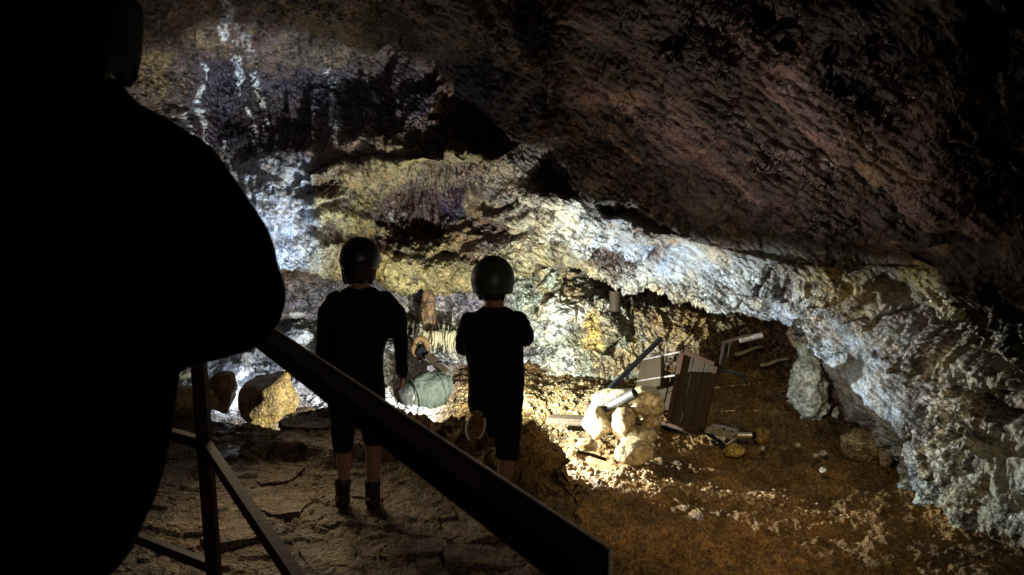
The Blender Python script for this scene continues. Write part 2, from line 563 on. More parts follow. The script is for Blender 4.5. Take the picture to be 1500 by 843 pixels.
# long folds sweeping down along the bedding, with sharp creases between them
fp = stretch(pts, DIAG, 3.2) + 0.25 * np.stack([fbm(pts * 1.1, 3, 330), fbm(pts * 1.1, 3, 331), fbm(pts * 1.1, 3, 332)], 1)
fold = np.abs(fbm(fp * 2.0, 2, 335, 0.4))
fold = np.clip(fold / 0.45, 0, 1) ** 0.55
fold2 = np.clip(np.abs(fbm(fp * 4.6, 2, 345, 0.4)) / 0.45, 0, 1) ** 0.6
rough_m = sstep(fbm(pts * 2.0, 3, 350), -0.25, 0.3)
disp = big * 0.09 + (rg - 0.6) * 0.03 + (0.75 + 0.25 * scale_w) * (1 - 0.7 * sstep(330 - PX, -60, 0)) * ((fold - .6) * 0.13 + (fold2 - .6) * 0.05) + (0.22 + 0.78 * rough_m) * scale_w * ((bed - 0.5) * 0.10 * bm1 + (bed2 - 0.5) * 0.05 * bm2) + (0.3 + 0.7 * rough_m) * (0.35 + 0.65 * scale_w) * (tv * 0.07 * (0.3 + 0.7 * mask_b) + (rid - 0.5) * 0.035 + tvb * 0.065 * (0.4 + 0.9 * mask_c) + (ridged(st * 8, 3, 81, 0.5) - 0.5) * 0.02) \
    + (rid2 - 0.5) * 0.007 + fine * 0.009
disp += (1 - scale_w) * (ridged(stretch(pts, (0.9, 0, 0.3), 2) * 5.0, 4, 31, 0.5) - 0.5) * 0.03
# the flowstone and dark wall on the left is smoother and fluted downwards
wl = sstep(PX, 250, 300) * (1 - sstep(PX, 560, 640)) * sstep(PY, 60, 110) * (1 - sstep(PY, 340, 385))
fl = ridged(stretch(pts, (0.15, -0.05, -1), 6) * 5, 3, 77, 0.5)
disp = disp * (1 - 0.6 * wl) + wl * (fl - 0.4) * 0.05
# pockets and hollows
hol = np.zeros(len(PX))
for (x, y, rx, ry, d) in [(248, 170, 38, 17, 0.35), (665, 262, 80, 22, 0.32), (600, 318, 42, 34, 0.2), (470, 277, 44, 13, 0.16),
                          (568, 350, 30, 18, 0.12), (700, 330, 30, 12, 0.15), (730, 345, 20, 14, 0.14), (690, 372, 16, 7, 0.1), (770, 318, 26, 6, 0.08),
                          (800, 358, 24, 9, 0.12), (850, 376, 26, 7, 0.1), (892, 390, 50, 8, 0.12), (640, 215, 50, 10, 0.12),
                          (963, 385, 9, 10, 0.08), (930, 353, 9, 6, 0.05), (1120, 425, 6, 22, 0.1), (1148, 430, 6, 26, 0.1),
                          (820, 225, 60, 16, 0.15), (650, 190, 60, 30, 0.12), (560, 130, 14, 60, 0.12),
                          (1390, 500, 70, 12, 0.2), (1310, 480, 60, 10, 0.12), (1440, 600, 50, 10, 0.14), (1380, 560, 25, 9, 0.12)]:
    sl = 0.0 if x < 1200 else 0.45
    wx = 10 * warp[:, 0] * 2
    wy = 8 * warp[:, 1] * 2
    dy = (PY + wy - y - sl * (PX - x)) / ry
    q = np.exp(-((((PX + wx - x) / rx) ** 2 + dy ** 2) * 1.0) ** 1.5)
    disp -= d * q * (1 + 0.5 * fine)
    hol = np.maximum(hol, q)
GROOVE = [(545, 20), (600, 90), (650, 150), (720, 205), (775, 245), (840, 290), (900, 318), (960, 338)]
gd = seg_dist(PX + 20 * fbm(pts * 3, 3, 95), PY + 14 * fbm(pts * 3, 3, 96), GROOVE)
gq = np.exp(-(gd / 24) ** 2)
disp -= gq * 0.24
G2 = [[(1285, 425), (1350, 462), (1420, 510), (1500, 556), (1580, 600)], [(1130, 400), (1160, 440), (1185, 490)], [(1400, 560), (1460, 610), (1540, 650)],
      [(700, 60), (760, 110), (850, 200), (960, 270)], [(380, 40), (470, 60), (560, 110)],
      [(425, 262), (500, 226), (600, 222), (700, 238), (780, 275)], [(440, 318), (500, 296), (560, 322), (640, 296), (740, 300), (800, 318)],
      [(400, 350), (470, 338), (540, 352), (620, 382), (700, 352), (780, 340)], [(455, 240), (440, 300), (470, 350)]]
for g_, gw_, gdp in zip(G2, (13, 6, 10, 12, 8, 7, 7, 6, 6), (0.16, 0.07, 0.10, 0.10, 0.08, 0.09, 0.10, 0.07, 0.08)):
    q_ = np.exp(-(seg_dist(PX + 16 * fbm(pts * 4, 3, 95), PY + 12 * fbm(pts * 4, 3, 96), g_) / gw_) ** 2)
    disp -= gdp * q_
    gq = np.maximum(gq, q_ * 0.8)
# smooth bed above the lit band on the right
sm_ = sstep(PX, 930, 1000) * np.exp(-(((PY - (372 + 0.03 * (PX - 1150))) - 0) / 30) ** 2)
disp = disp * (1 - 0.75 * sm_) - 0.10 * sm_
pts2 = pts + nor * disp[:, None]
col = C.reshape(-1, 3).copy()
# mineral crust in varying tone; hollows and creases are shaded in colour below
col *= (0.75 + 0.45 * np.clip(fbm(st * 5, 4, 90), -1, 1) + 0.25 * (rid - 0.5))[:, None]
ochre = (sstep(fbm(pts * 2.2 + 5, 4, 120), 0.15, 0.45) * (1 - .9 * wl))[:, None]
col = col * (1 - 0.5 * ochre) + np.array((0.30, 0.22, 0.09)) * 0.5 * ochre
man = (sstep(fbm(pts * 3.1 + 1, 4, 140), 0.25, 0.5) * (1 - .9 * wl * (PY > 230)))[:, None]
col = col * (1 - 0.7 * man) + np.array(RD) * 0.7 * man
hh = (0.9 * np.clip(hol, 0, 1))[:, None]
col = col * (1 - hh) + np.array((0.085, 0.045, 0.03)) * hh  # brown rock in the hollows, darkened with their shade
col = col * (1 - 0.85 * gq[:, None]) + np.array(RD) * 0.85 * gq[:, None]  # shade of the creases put into the colour
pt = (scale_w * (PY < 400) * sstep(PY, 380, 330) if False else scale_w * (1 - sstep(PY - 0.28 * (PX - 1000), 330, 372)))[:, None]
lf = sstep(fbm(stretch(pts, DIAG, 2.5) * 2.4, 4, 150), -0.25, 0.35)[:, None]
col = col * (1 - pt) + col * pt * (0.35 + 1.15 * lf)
# calcite streaks down the dark wall, wet glints painted in as pale specks
jx = PX + 9 * fbm(pts * 3, 3, 200)
jy = PY
spk = (rid2 > 0.38) * sstep(fbm(pts * 45, 2, 210), -0.3, 0.0)
S = np.zeros(len(PX))
for (pl, wd, a) in [([(292, 90), (290, 150), (297, 230), (312, 260)], 5, 1), ([(325, -10), (330, 40), (345, 80), (352, 110)], 11, .8),
                    ([(345, 70), (350, 110), (358, 150), (370, 200), (372, 215)], 4, 1), ([(375, 100), (384, 140), (386, 190), (384, 232)], 7, 1),
                    ([(480, 90), (490, 130), (486, 200)], 7, .6), ([(500, 120), (495, 205)], 10, .35), ([(345, 30), (375, 80)], 8, .4),
                    ([(320, 205), (326, 245)], 3, .8), ([(405, 200), (404, 220)], 3, .6), ([(270, 150), (280, 230)], 5, .9),
                    ([(545, 120), (548, 190)], 6, .3), ([(588, 320), (592, 350)], 10, .3)]:
    d = seg_dist(jx, jy, pl)
    S = np.maximum(S, a * (1 - sstep(d, wd * 0.45, wd * 1.1)))
Sm = (S * spk)[:, None]
col = col * (1 - Sm) + np.array((0.85, 0.9, 0.95)) * Sm
pts2 += nor * (S * spk * 0.01)[:, None]
wf = wl * sstep(PY, 225, 250) * (1 - sstep(PX, 430, 470))
al = (0.4 + 0.6 * rough_m) * (1 - 0.35 * wf)
wc = (0.85 * wf * (0.45 + 0.55 * sstep(fbm(stretch(pts, (0.4, 0, -1), 3) * 3, 4, 155), -0.3, 0.15)))[:, None]
col = col * (1 - wc) + (np.array((0.46, 0.52, 0.66)) * (0.75 + 0.7 * np.clip(fl - .3, -.6, .6))[:, None]) * wc
col = np.concatenate([col, al[:, None]], 1)
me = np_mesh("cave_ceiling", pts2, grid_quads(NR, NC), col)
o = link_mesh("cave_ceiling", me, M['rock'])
tag(o, kind='structure')

# ------------------------------------------------------------------ back wall of the recess
PYR = [330, 395, 430, 465, 500, 540, 580, 620, 680]
GP = (0.30, 0.28, 0.32)
EB = (0.24, 0.14, 0.06)
TN = (0.46, 0.36, 0.20)
WALL = [
    (-100, [5.6] * 9, [BR] * 9),
    (100, [6.4, 6.4, 6.4, 6.3, 6.2, 6.1, 6.0, 5.9, 5.7], [BR] * 9),
    (200, [7.0, 7.0, 7.0, 6.9, 6.8, 6.7, 6.5, 6.3, 6.0], [GP] * 9),
    (300, [7.4, 7.3, 7.3, 7.2, 7.0, 6.8, 6.5, 6.2, 6.0], [GP, GP, GP, GR, GR, WH, WH, WH, WH]),
    (400, [7.5, 7.4, 7.4, 7.3, 7.1, 6.8, 6.5, 6.25, 6.0], [BR, BR, GP, GP, BL, WH, WH, WH, WH]),
    (500, [7.5, 7.5, 7.5, 7.4, 7.3, 7.0, 6.7, 6.5, 6.2], [BR, BR, GP, GP, GP, WH, WH, WH, WH]),
    (600, [7.4, 7.4, 7.4, 7.4, 7.3, 7.1, 6.9, 6.7, 6.4], [BR, BR, GP, WH, WH, BL, BL, WH, WH]),
    (700, [7.2, 7.2, 7.2, 7.2, 7.1, 7.1, 6.9, 6.7, 6.4], [BR, BR, GP, GP, OL, BL, BL, WH, WH]),
    (770, [7.0, 6.9, 6.8, 6.9, 7.1, 7.1, 7.0, 6.8, 6.4], [OL, GR, GR, GR, BR, BL, DK, OL, OL]),
    (820, [7.0, 6.8, 6.65, 6.55, 6.6, 6.7, 6.9, 6.8, 6.5], [OL, GR, GR, WH, GR, WH, DK, OL, OL]),
    (870, [7.1, 7.0, 6.9, 6.6, 6.5, 6.5, 6.8, 6.8, 6.5], [OL, OL, GR, WH, OL, GR, DK, OL, OL]),
    (920, [7.2, 7.1, 7.2, 6.7, 6.6, 6.6, 6.7, 6.7, 6.5], [OL, OL, DK, GR, GR, GR, OL, OL, OL]),
    (980, [7.3, 7.2, 7.3, 6.65, 6.6, 6.6, 6.6, 6.6, 6.4], [OL, OL, DK, TN, TN, BR, BR, EB, EB]),
    (1050, [7.3, 7.3, 7.3, 7.0, 6.6, 6.6, 6.5, 6.5, 6.3], [OL, OL, BR, TN, OL, EB, EB, EB, EB]),
    (1120, [7.3, 7.3, 7.2, 7.0, 6.6, 6.5, 6.3, 6.2, 6.1], [BR, BR, BR, BR, EB, EB, EB, EB, EB]),
    (1200, [7.0, 7.0, 6.9, 6.8, 6.5, 6.3, 6.1, 6.0, 5.9], [BR, BR, EB, EB, EB, EB, EB, EB, EB]),
    (1300, [6.6, 6.6, 6.5, 6.4, 6.2, 6.0, 5.8, 5.6, 5.5], [BR, EB, EB, EB, EB, EB, EB, EB, EB]),
    (1420, [6.0, 6.0, 6.0, 5.9, 5.7, 5.5, 5.3, 5.1, 5.0], [EB] * 9),
    (1650, [5.3, 5.3, 5.2, 5.1, 5.0, 4.9, 4.7, 4.6, 4.5], [EB] * 9),
]
ctrl = np.array([[list(P(px, py, y)) for px, Ys, cs in WALL for py, y in [(PYR[r], Ys[r])]] for r in range(9)])
cols = np.array([[cs[r] for px, Ys, cs in WALL] for r in range(9)])
NR, NC = 380, 1000
V, C = sheet(ctrl, cols, NR, NC)
N = grid_normals(V)
pts = V.reshape(-1, 3)
nor = N.reshape(-1, 3)
nor *= np.sign((nor * (np.array([0, 2.0, 1.0]) - pts)).sum(1).mean())
PX, PY = proj(pts)
f1, f2, rid = voro(pts * 7, 25)
g1, g2, rid2 = voro(pts * 22, 26)
fine = fbm(pts * 28, 3, 260, 0.6)
mid = ridged(pts * 4.5, 5, 231, 0.6)
lw = 1 - sstep(PX, 700, 770)
disp = fbm(pts * 1.7, 3, 222) * 0.06 + (mid - 0.5) * 0.05 + np.clip((f2 - f1) * 2, 0, 1) * 0.03 + (rid - .5) * 0.03 \
    + fine * 0.012 + (rid2 - .5) * 0.012
disp *= (1 - 0.5 * lw * (1 - sstep(PY, 470, 500)))
fl = ridged(stretch(pts, (0.2, 0, -1), 5) * 6, 4, 277, 0.5)
h1, h2, rid3, tw = voro(pts * 2.8 + 0.5 * np.stack([fine * 0, fbm(pts * 3, 2, 251), fbm(pts * 3, 2, 252)], 1), 27, (0.3, 0.3, -0.9))
disp += sstep(PX, 740, 780) * ((tw * 0.16 + (rid3 - .5) * 0.08) * (1 - 0.75 * sstep(PX, 860, 940)) + (fl - 0.4) * 0.014)
# talus stones at the foot of the left recess
disp += lw * sstep(PY, 480, 520) * (np.clip(0.55 - f1, 0, 1) * 0.16)
pts2 = pts + nor * disp[:, None]
col = C.reshape(-1, 3).copy()
col *= (0.8 + 0.5 * np.clip(fbm(pts * 5, 4, 290), -1, 1) + 0.3 * (rid - .5))[:, None]
ochre = (sstep(fbm(pts * 2.5 + 3, 4, 320), 0.2, 0.45) * (1 - 0.7 * lw))[:, None]
col = col * (1 - 0.6 * ochre) + np.array((0.38, 0.24, 0.07)) * 0.6 * ochre
for (pl, wd, cc, a) in [([(820, 440), (824, 480)], 9, (0.7, 0.74, 0.68), .9), ([(862, 470), (866, 510)], 9, (0.55, 0.40, 0.10), .8),
                        ([(775, 455), (830, 520), (850, 575)], 5, (0.6, 0.65, 0.6), .7)]:
    d = seg_dist(PX + 8 * fine, PY, pl)
    q = (a * (1 - sstep(d, wd * 0.5, wd * 1.5)))[:, None]
    col = col * (1 - q) + np.array(cc) * q
me = np_mesh("cave_wall", pts2, grid_quads(NR, NC), col)
o = link_mesh("cave_wall", me, M['rock'])
tag(o, kind='structure')

# ------------------------------------------------------------------ side and rear walls (outside the frame, close the cave)
def side_wall(name, a, b, z0, z1, seed):
    a, b = np.array(a, float), np.array(b, float)
    nr, nc = 40, 120
    u = np.linspace(0, 1, nc)
    v = np.linspace(z0, z1, nr)
    X = a[0] + (b[0] - a[0]) * u
    Y = a[1] + (b[1] - a[1]) * u
    V = np.zeros((nr, nc, 3))
    V[..., 0] = X
    V[..., 1] = Y
    V[..., 2] = v[:, None]
    p = V.reshape(-1, 3)
    d = b - a
    n = np.array([-d[1], d[0], 0]) / np.hypot(*d[:2])
    p = p + np.outer(fbm(p * 1.2, 4, seed) * 0.4, n)
    me = np_mesh(name, p, grid_quads(nr, nc), np.tile(np.array(BR), (len(p), 1)))
    return tag(link_mesh(name, me, M['rock']), kind='structure')


side_wall("side_wall", (-4.6, -2.5, 0), (-4.0, 7.0, 0), -0.8, 3.6, 400)
side_wall("side_wall", (3.4, 5.6, 0), (3.0, -2.5, 0), -0.8, 3.2, 420)
side_wall("rear_wall", (3.2, -2.2, 0), (-4.8, -2.2, 0), -0.8, 3.2, 440)

# ------------------------------------------------------------------ floor
def poly_sd(x, y, poly):
    """signed distance, positive inside"""
    d = np.full(x.shape, 1e9)
    ins = np.zeros(x.shape, bool)
    n = len(poly)
    for i in range(n):
        x0, y0 = poly[i]
        x1, y1 = poly[(i + 1) % n]
        vx, vy = x1 - x0, y1 - y0
        t = np.clip(((x - x0) * vx + (y - y0) * vy) / (vx * vx + vy * vy + 1e-12), 0, 1)
        d = np.minimum(d, np.hypot(x - x0 - t * vx, y - y0 - t * vy))
        c = ((y0 > y) != (y1 > y)) & (x < (x1 - x0) * (y - y0) / (y1 - y0 + 1e-12) + x0)
        ins ^= c
    return np.where(ins, d, -d)


LOW = -0.35


def g2(px, py, z=0.0):
    q = G(px, py, z)
    return (q.x, q.y)


PLAT = [g2(985, 960), g2(900, 850), g2(820, 740), g2(770, 705), g2(690, 680), g2(585, 640), g2(500, 655), g2(430, 625), g2(330, 612),
        g2(200, 600), (-5, 5.2), (-6, -3), (0.9, -3), (0.6, 1.5)]
STEP = [g2(400, 650, 0.06), g2(480, 668, 0.06), g2(590, 655, 0.06), g2(590, 612, 0.06), g2(480, 598, 0.06), g2(420, 606, 0.06)]
BANK = [g2(560, 640, 0.1), g2(640, 700, 0), g2(740, 745, 0), g2(830, 740, 0), g2(822, 640, 0.22), g2(770, 600, 0.28), g2(700, 606, 0.26),
        g2(640, 600, 0.24), g2(570, 588, 0.2)]


def floor_z(x, y, detail=True):
    p = np.stack([x, y, np.zeros_like(x)], 1)
    wob = fbm(p * 2.2, 4, 500) * 0.12 + fbm(p * 9, 3, 505) * 0.03
    sp = poly_sd(x, y, PLAT) + wob
    sb = poly_sd(x, y, BANK) + wob * 0.9
    ss = poly_sd(x, y, STEP) + wob * 0.5
    plat = sstep(sp, -0.10, 0.05)
    bank = sstep(sb, -0.03, 0.13)
    stp = sstep(ss, -0.03, 0.04)
    z = LOW + 0.05 * fbm(p * 1.4, 3, 510)
    # the ground climbs towards the back on the right, and a talus at the left back
    z = z + 0.22 * sstep(y, 5.2, 6.6) * sstep(x, 0.9, 1.8) + 0.1 * sstep(y, 4.4, 6.5)
    z = z + 0.35 * sstep(y, 4.9, 6.5) * (1 - sstep(x, -1.6, -0.4))
    # gravel heap behind the bank
    z = z + 0.10 * np.exp(-(((x - 0.35) / 0.5) ** 2 + ((y - 5.9) / 0.5) ** 2))
    # soil swell in the right foreground
    z = z + 0.10 * np.exp(-(((x - 0.75) / 0.35) ** 2 + ((y - 3.75) / 0.35) ** 2))
    # layered bedrock platform
    lay = fbm(stretch(p, (1, -0.3, 0), 2.4) * 2.3 + 4, 5, 520, 0.5) * 3.4
    fr = lay - np.floor(lay)
    terr = (np.floor(lay) + sstep(fr, 0.0, 0.08)) * 0.015
    zp = terr - 0.03 + 0.015 * fbm(p * 6, 4, 530)
    z = z * (1 - plat) + zp * plat
    zs = 0.09 + 0.02 * fbm(p * 5, 3, 540)
    z = z * (1 - stp) + np.maximum(z, zs) * stp
    zb = 0.20 + 0.07 * fbm(p * 3, 4, 550)
    z = z * (1 - bank) + np.maximum(z, zb) * bank
    if detail:
        pz = np.stack([x, y, z * 1.0], 1)
        v1, v2, rid = voro(pz * 13, 61)
        w1, w2, rid2 = voro(pz * 34, 62)
        soil = (1 - plat) * (1 - bank)
        fz0 = np.zeros_like(x)
        clod = np.clip(0.55 - v1, 0, 1) * 0.06 * rid + np.clip(0.55 - w1, 0, 1) * 0.022 * rid2
        z = z + soil * (clod * 0.3 + 0.06 * fbm(pz * 5, 5, 560, .62) + 0.014 * np.abs(fbm(pz * 17, 3, 565, .5)))
        z = z + bank * (0.035 * ridged(pz * 7, 4, 570, .6) + clod * 0.6)
        cq1, cq2, _ = voro(stretch(pz, (1, -.3, 0), 1.8) * np.array([1, 1, 0]) * 3.2 + 0.5 * np.stack([fbm(pz * 4, 3, 571), fbm(pz * 4, 3, 572), fz0], 1), 63)
        z = z - plat * (1 - bank) * 0.016 * (1 - sstep(cq2 - cq1, 0.0, 0.05)) * (_ > .55)
        z = z + plat * (1 - bank) * (0.005 * ridged(pz * 12, 4, 580, .6) + 0.004 * fbm(pz * 40, 3, 590))
        return z, plat, bank, stp, rid
    return z


nx, ny = 900, 900
xs = np.concatenate([np.linspace(-4.8, -2.6, 60, endpoint=False), np.linspace(-2.6, 3.0, nx - 90, endpoint=False), np.linspace(3.0, 4.0, 30)])
ys = np.concatenate([np.linspace(-2.6, 2.2, 120, endpoint=False), np.linspace(2.2, 7.8, ny - 120)])
XX, YY = np.meshgrid(xs, ys)
fx, fy = XX.ravel(), YY.ravel()
fz, plat, bank, stp, rid = floor_z(fx, fy)
pts = np.stack([fx, fy, fz], 1)
# cliffs of the bank and platform get sideways roughness
hz = (plat * (1 - plat) + bank * (1 - bank)) * 4
jit = np.stack([fbm(pts * 9, 3, 600), fbm(pts * 9, 3, 610), fbm(pts * 9, 3, 620) * 0.4], 1)
pts = pts + jit * hz[:, None] * 0.08
soilc = np.array((0.21, 0.125, 0.042))
platc = np.array((0.135, 0.10, 0.062))
bankc = np.array((0.36, 0.215, 0.065))
col = soilc * (1 - plat[:, None]) + platc * plat[:, None]
col = col * (1 - bank[:, None]) + bankc * bank[:, None]
n1 = fbm(pts * 2.5, 4, 640)
col *= (0.85 + 0.6 * np.clip(n1, -.8, .8) + 0.3 * (rid - .5) * (1 - plat))[:, None]
pale = ((1 - sstep(fx, -0.9, -0.35)) * sstep(fy, 5.2, 5.7))[:, None]
col = col * (1 - pale) + np.array((0.5, 0.5, 0.52)) * pale * (0.8 + 0.4 * n1[:, None])
me = np_mesh("cave_floor", pts, grid_quads(len(ys), len(xs)), col)
floor = link_mesh("cave_floor", me, M['floor'])
tag(floor, kind='structure')


def gz(x, y):
    return float(floor_z(np.array([float(x)]), np.array([float(y)]))[0][0])


# ------------------------------------------------------------------ rocks
def rock_mesh(name, seed, size, sub=4, rough=0.16, cuts=7, tint=(0.3, 0.25, 0.15), lump=0.0):
    bm = bmesh.new()
    bmesh.ops.create_icosphere(bm, subdivisions=sub, radius=1)
    me = bpy.data.meshes.new(name)
    bm.to_mesh(me)
    bm.free()
    v = np.empty(len(me.vertices) * 3, np.float32)
    me.vertices.foreach_get("co", v)
    v = v.reshape(-1, 3).astype(float)
    rng = np.random.default_rng(seed)
    for _ in range(cuts):
        n = rng.normal(size=3)
        n /= np.linalg.norm(n)
        h = rng.uniform(0.62, 0.9)
        d = v @ n - h
        v -= np.outer(np.clip(d, 0, None) * 0.93, n)
    q = v + seed * 3.7
    v *= (1 + rough * fbm(q * 1.6, 4, seed) + lump * np.clip(ridged(q * 1.3, 2, seed + 3), -1, 1)
          + rough * 0.12 * ridged(q * 6, 3, seed + 9))[:, None]
    v *= np.array(size) / 2
    me.vertices.foreach_set("co", v.astype(np.float32).ravel())
    c = np.ones((len(v), 4), np.float32)
    cc = np.array(tint) * (0.9 + 0.5 * np.clip(fbm(v * 14 + seed, 3, seed + 1), -.8, .8))[:, None]
    c[:, :3] = np.clip(cc, 0, 1)
    a = me.color_attributes.new("tint", 'FLOAT_COLOR', 'POINT')
    a.data.foreach_set("color", c.ravel())
    me.shade_smooth()
    me.update()
    return me


def rock(name, px, py, Y, wpx, hpx, seed, label, cat='rock', tint=(0.3, 0.25, 0.15), mat='boulder', depth=None, rot=0.0,
         group=None, sub=4, rough=0.16, cuts=7, lump=0.0):
    c = P(px, py, Y)
    s = (Y / math.cos(PITCH)) / FPX
    me = rock_mesh(name, seed, (wpx * s, (depth or min(wpx, hpx) * s * 1.1), hpx * s), sub, rough, cuts, tint, lump)
    o = link_mesh(name, me, M[mat])
    o.location = c
    o.rotation_euler = (0, rot, 0)
    return tag(o, label, cat, group)


YB = (0.34, 0.22, 0.06)
CR = (0.52, 0.42, 0.24)
rock('boulder', 388, 586, 5.05, 92, 84, 4, 'big ochre boulder with a lit right edge, right of the railing post', 'boulder', YB, rough=.2, cuts=14, lump=.03)
rock('boulder', 327, 574, 5.2, 46, 64, 5, 'dark brown upright boulder between the railing post and the big ochre boulder', 'boulder', (0.16, 0.09, 0.04))
rock('boulder', 268, 590, 5.0, 100, 62, 6, 'low blocky ochre boulder seen behind the railing post', 'boulder', YB, cuts=10, rough=.08)
rock('rock', 352, 553, 6.0, 44, 44, 7, 'pale bluish rock standing just above the dark brown upright boulder', 'rock', (0.55, 0.55, 0.6))
rock('rock', 358, 521, 6.4, 34, 36, 8, 'brown leaning rock in the pale rubble behind the boulders', 'rock', (0.12, 0.08, 0.03))
rock('rock', 437, 497, 6.6, 44, 30, 9, 'rounded blue-white rock in the left recess, above the handrail', 'rock', (0.55, 0.58, 0.68))
rock('rock', 432, 461, 6.9, 30, 11, 10, 'thin flat pale stone lying on the grey ledge in the left recess', 'stone', (0.5, 0.5, 0.52))
rock('rock', 415, 545, 6.2, 60, 34, 19, 'cream rock sloping under the handrail in the left recess', 'rock', (0.55, 0.5, 0.42))
rock('rock', 300, 535, 6.4, 40, 40, 20, 'fluted grey-green rock beside the top of the railing post', 'rock', (0.38, 0.38, 0.3))
rock('rock', 448, 606, 5.3, 60, 22, 31, 'low brown rock at the rim of the platform, right of the big ochre boulder', 'rock', (0.24, 0.16, 0.09))
rock('stone_stump', 628, 457, 6.95, 24, 66, 11, 'narrow brown rock stump standing between the two children', 'rock', (0.22, 0.13, 0.06), rough=.22)
# pile of pale stones in front of the cart
pile = [(877, 621, 5.0, 44, 46, 'round pale stone at the left of the pile, under the grey pipe'),
        (915, 621, 4.95, 42, 46, 'ragged pale stone in the middle of the pile with a brown pitted face'),
        (905, 592, 5.15, 74, 46, 'cream stone at the back of the pile, behind the grey pipe mouth'),
        (945, 592, 5.05, 54, 48, 'largest cream stone on top of the pile, beside the wooden cart'),
        (955, 618, 5.02, 34, 40, 'yellowish stone at the right side of the pile next to the cart shadow'),
        (935, 641, 4.9, 52, 34, 'grey-white stone low in the pile, above the orange lit one'),
        (928, 664, 4.8, 54, 34, 'bottom stone of the pile glowing orange and white'),
        (861, 652, 4.75, 34, 20, 'small bright white stone lying left of the pile')]
for i, (a, b, Y, ww, hh, lab) in enumerate(pile):
    rock('rock', a, b, Y, ww * 1.06, hh * 1.08, 40 + i, lab, 'stone', (CR, (0.50, 0.38, 0.21), (0.46, 0.40, 0.24))[i % 3], 'calcite', rough=.15, cuts=8, lump=.02,
         group='pale stones heaped in front of the cart')
rock('rock', 1116, 638, 5.25, 28, 28, 60, 'yellow-brown stone behind the mouth of the steel drill pipe', 'stone', YB)
rock('rock', 1075, 660, 5.0, 32, 22, 61, 'yellow stone under the V-shaped foot of the drill', 'stone', (0.42, 0.3, 0.08))
rock('rock', 1262, 652, 5.0, 62, 52, 62, 'speckled tan wedge of rock hanging low below the right overhang', 'rock', (0.42, 0.34, 0.2), cuts=9)
rock('rock', 1300, 655, 4.85, 22, 70, 63, 'narrow pale rock fin at the foot of the overhang', 'rock', (0.45, 0.4, 0.3))
rock('rock', 1224, 606, 5.4, 10, 18, 64, 'small pale pointed stone right of the white calcite pillar', 'stone', (0.5, 0.5, 0.4))
for i, (a, b, s, lab) in enumerate([(1117, 658, 10, 'pale pebble just below the yellow-brown stone by the drill mouth'),
                                    (1169, 653, 11, 'grey pebble on the clay, right of the drill'),
                                    (1206, 665, 12, 'small white pebble cluster stone on the clay below the calcite pillar'),
                                    (1206, 690, 12, 'brown-grey pebble on the open clay, lowest of those below the calcite pillar'),
                                    (1195, 668, 9, 'tiny white pebble left of the white cluster stone')]):
    q = G(a, b, LOW + 0.12)
    rock('pebble', a, b - 1, q.y, s, s * .8, 70 + i, lab, 'pebble', (0.5, 0.47, 0.4), sub=3, rough=.1)


# ------------------------------------------------------------------ remeshed organic shapes
def ringloft(bm, secs, n=20, basis=None):
    """secs: (centre, rx, ry[, power]) stacked; each ring lies in the plane spanned by basis"""
    bx, by = basis or (Vector((1, 0, 0)), Vector((0, 1, 0)))
    rings = []
    for s in secs:
        c, rx, ry = Vector(s[0]), s[1], s[2]
        rings.append([bm.verts.new(c + bx * (rx * math.cos(2 * math.pi * k / n)) + by * (ry * math.sin(2 * math.pi * k / n))) for k in range(n)])
    for a, b in zip(rings[:-1], rings[1:]):
        for k in range(n):
            bm.faces.new((a[k], a[(k + 1) % n], b[(k + 1) % n], b[k]))
    bm.faces.new(rings[0][::-1])
    bm.faces.new(rings[-1])


def capsule(bm, a, b, ra, rb, n=14):
    a, b = Vector(a), Vector(b)
    d = (b - a)
    L = d.length
    if L < 1e-6:
        d = Vector((0, 0, 1))
    d.normalize()
    q = Vector((0, 0, 1)).rotation_difference(d)
    bx, by = q @ Vector((1, 0, 0)), q @ Vector((0, 1, 0))
    secs = []
    for k in range(5):
        t = math.pi / 2 * (k + 0.25) / 5
        secs.append((a - d * ra * math.cos(t), ra * math.sin(t), ra * math.sin(t)))
    secs.append((a, ra, ra))
    secs.append((b, rb, rb))
    for k in range(4, -1, -1):
        t = math.pi / 2 * (k + 0.25) / 5
        secs.append((b + d * rb * math.cos(t), rb * math.sin(t), rb * math.sin(t)))
    ringloft(bm, secs, n, (bx, by))


def chain(bm, pts, n=14):
    for (a, ra), (b, rb) in zip(pts[:-1], pts[1:]):
        capsule(bm, a, b, ra, rb, n)


def remeshed(name, bm, mat, parent, voxel=0.006, smooth=4, wrinkle=0.0, wscale=18, wst=None, seed=1):
    bmesh.ops.recalc_face_normals(bm, faces=bm.faces)
    me = bpy.data.meshes.new(name)
    bm.to_mesh(me)
    bm.free()
    o = bpy.data.objects.new(name, me)
    COL.objects.link(o)
    m = o.modifiers.new("r", 'REMESH')
    m.mode = 'VOXEL'
    m.voxel_size = voxel
    s = o.modifiers.new("s", 'SMOOTH')
    s.iterations = smooth
    s.factor = 0.6
    dg = bpy.context.evaluated_depsgraph_get()
    dg.update()
    me2 = bpy.data.meshes.new_from_object(o.evaluated_get(dg))
    me2.name = name
    bpy.data.objects.remove(o)
    if wrinkle:
        n = len(me2.vertices)
        v = np.empty(n * 3, np.float32)
        me2.vertices.foreach_get("co", v)
        v = v.reshape(-1, 3).astype(float)
        nn = np.empty(n * 3, np.float32)
        me2.vertices.foreach_get("normal", nn)
        nn = nn.reshape(-1, 3)
        q = stretch(v, wst, 3.0) if wst else v
        v += nn * (wrinkle * np.clip(fbm(q * wscale, 3, seed), -1, 1))[:, None]
        me2.vertices.foreach_set("co", v.astype(np.float32).ravel())
        me2.update()
    me2.shade_smooth()
    return link_mesh(name, me2, mat, parent)


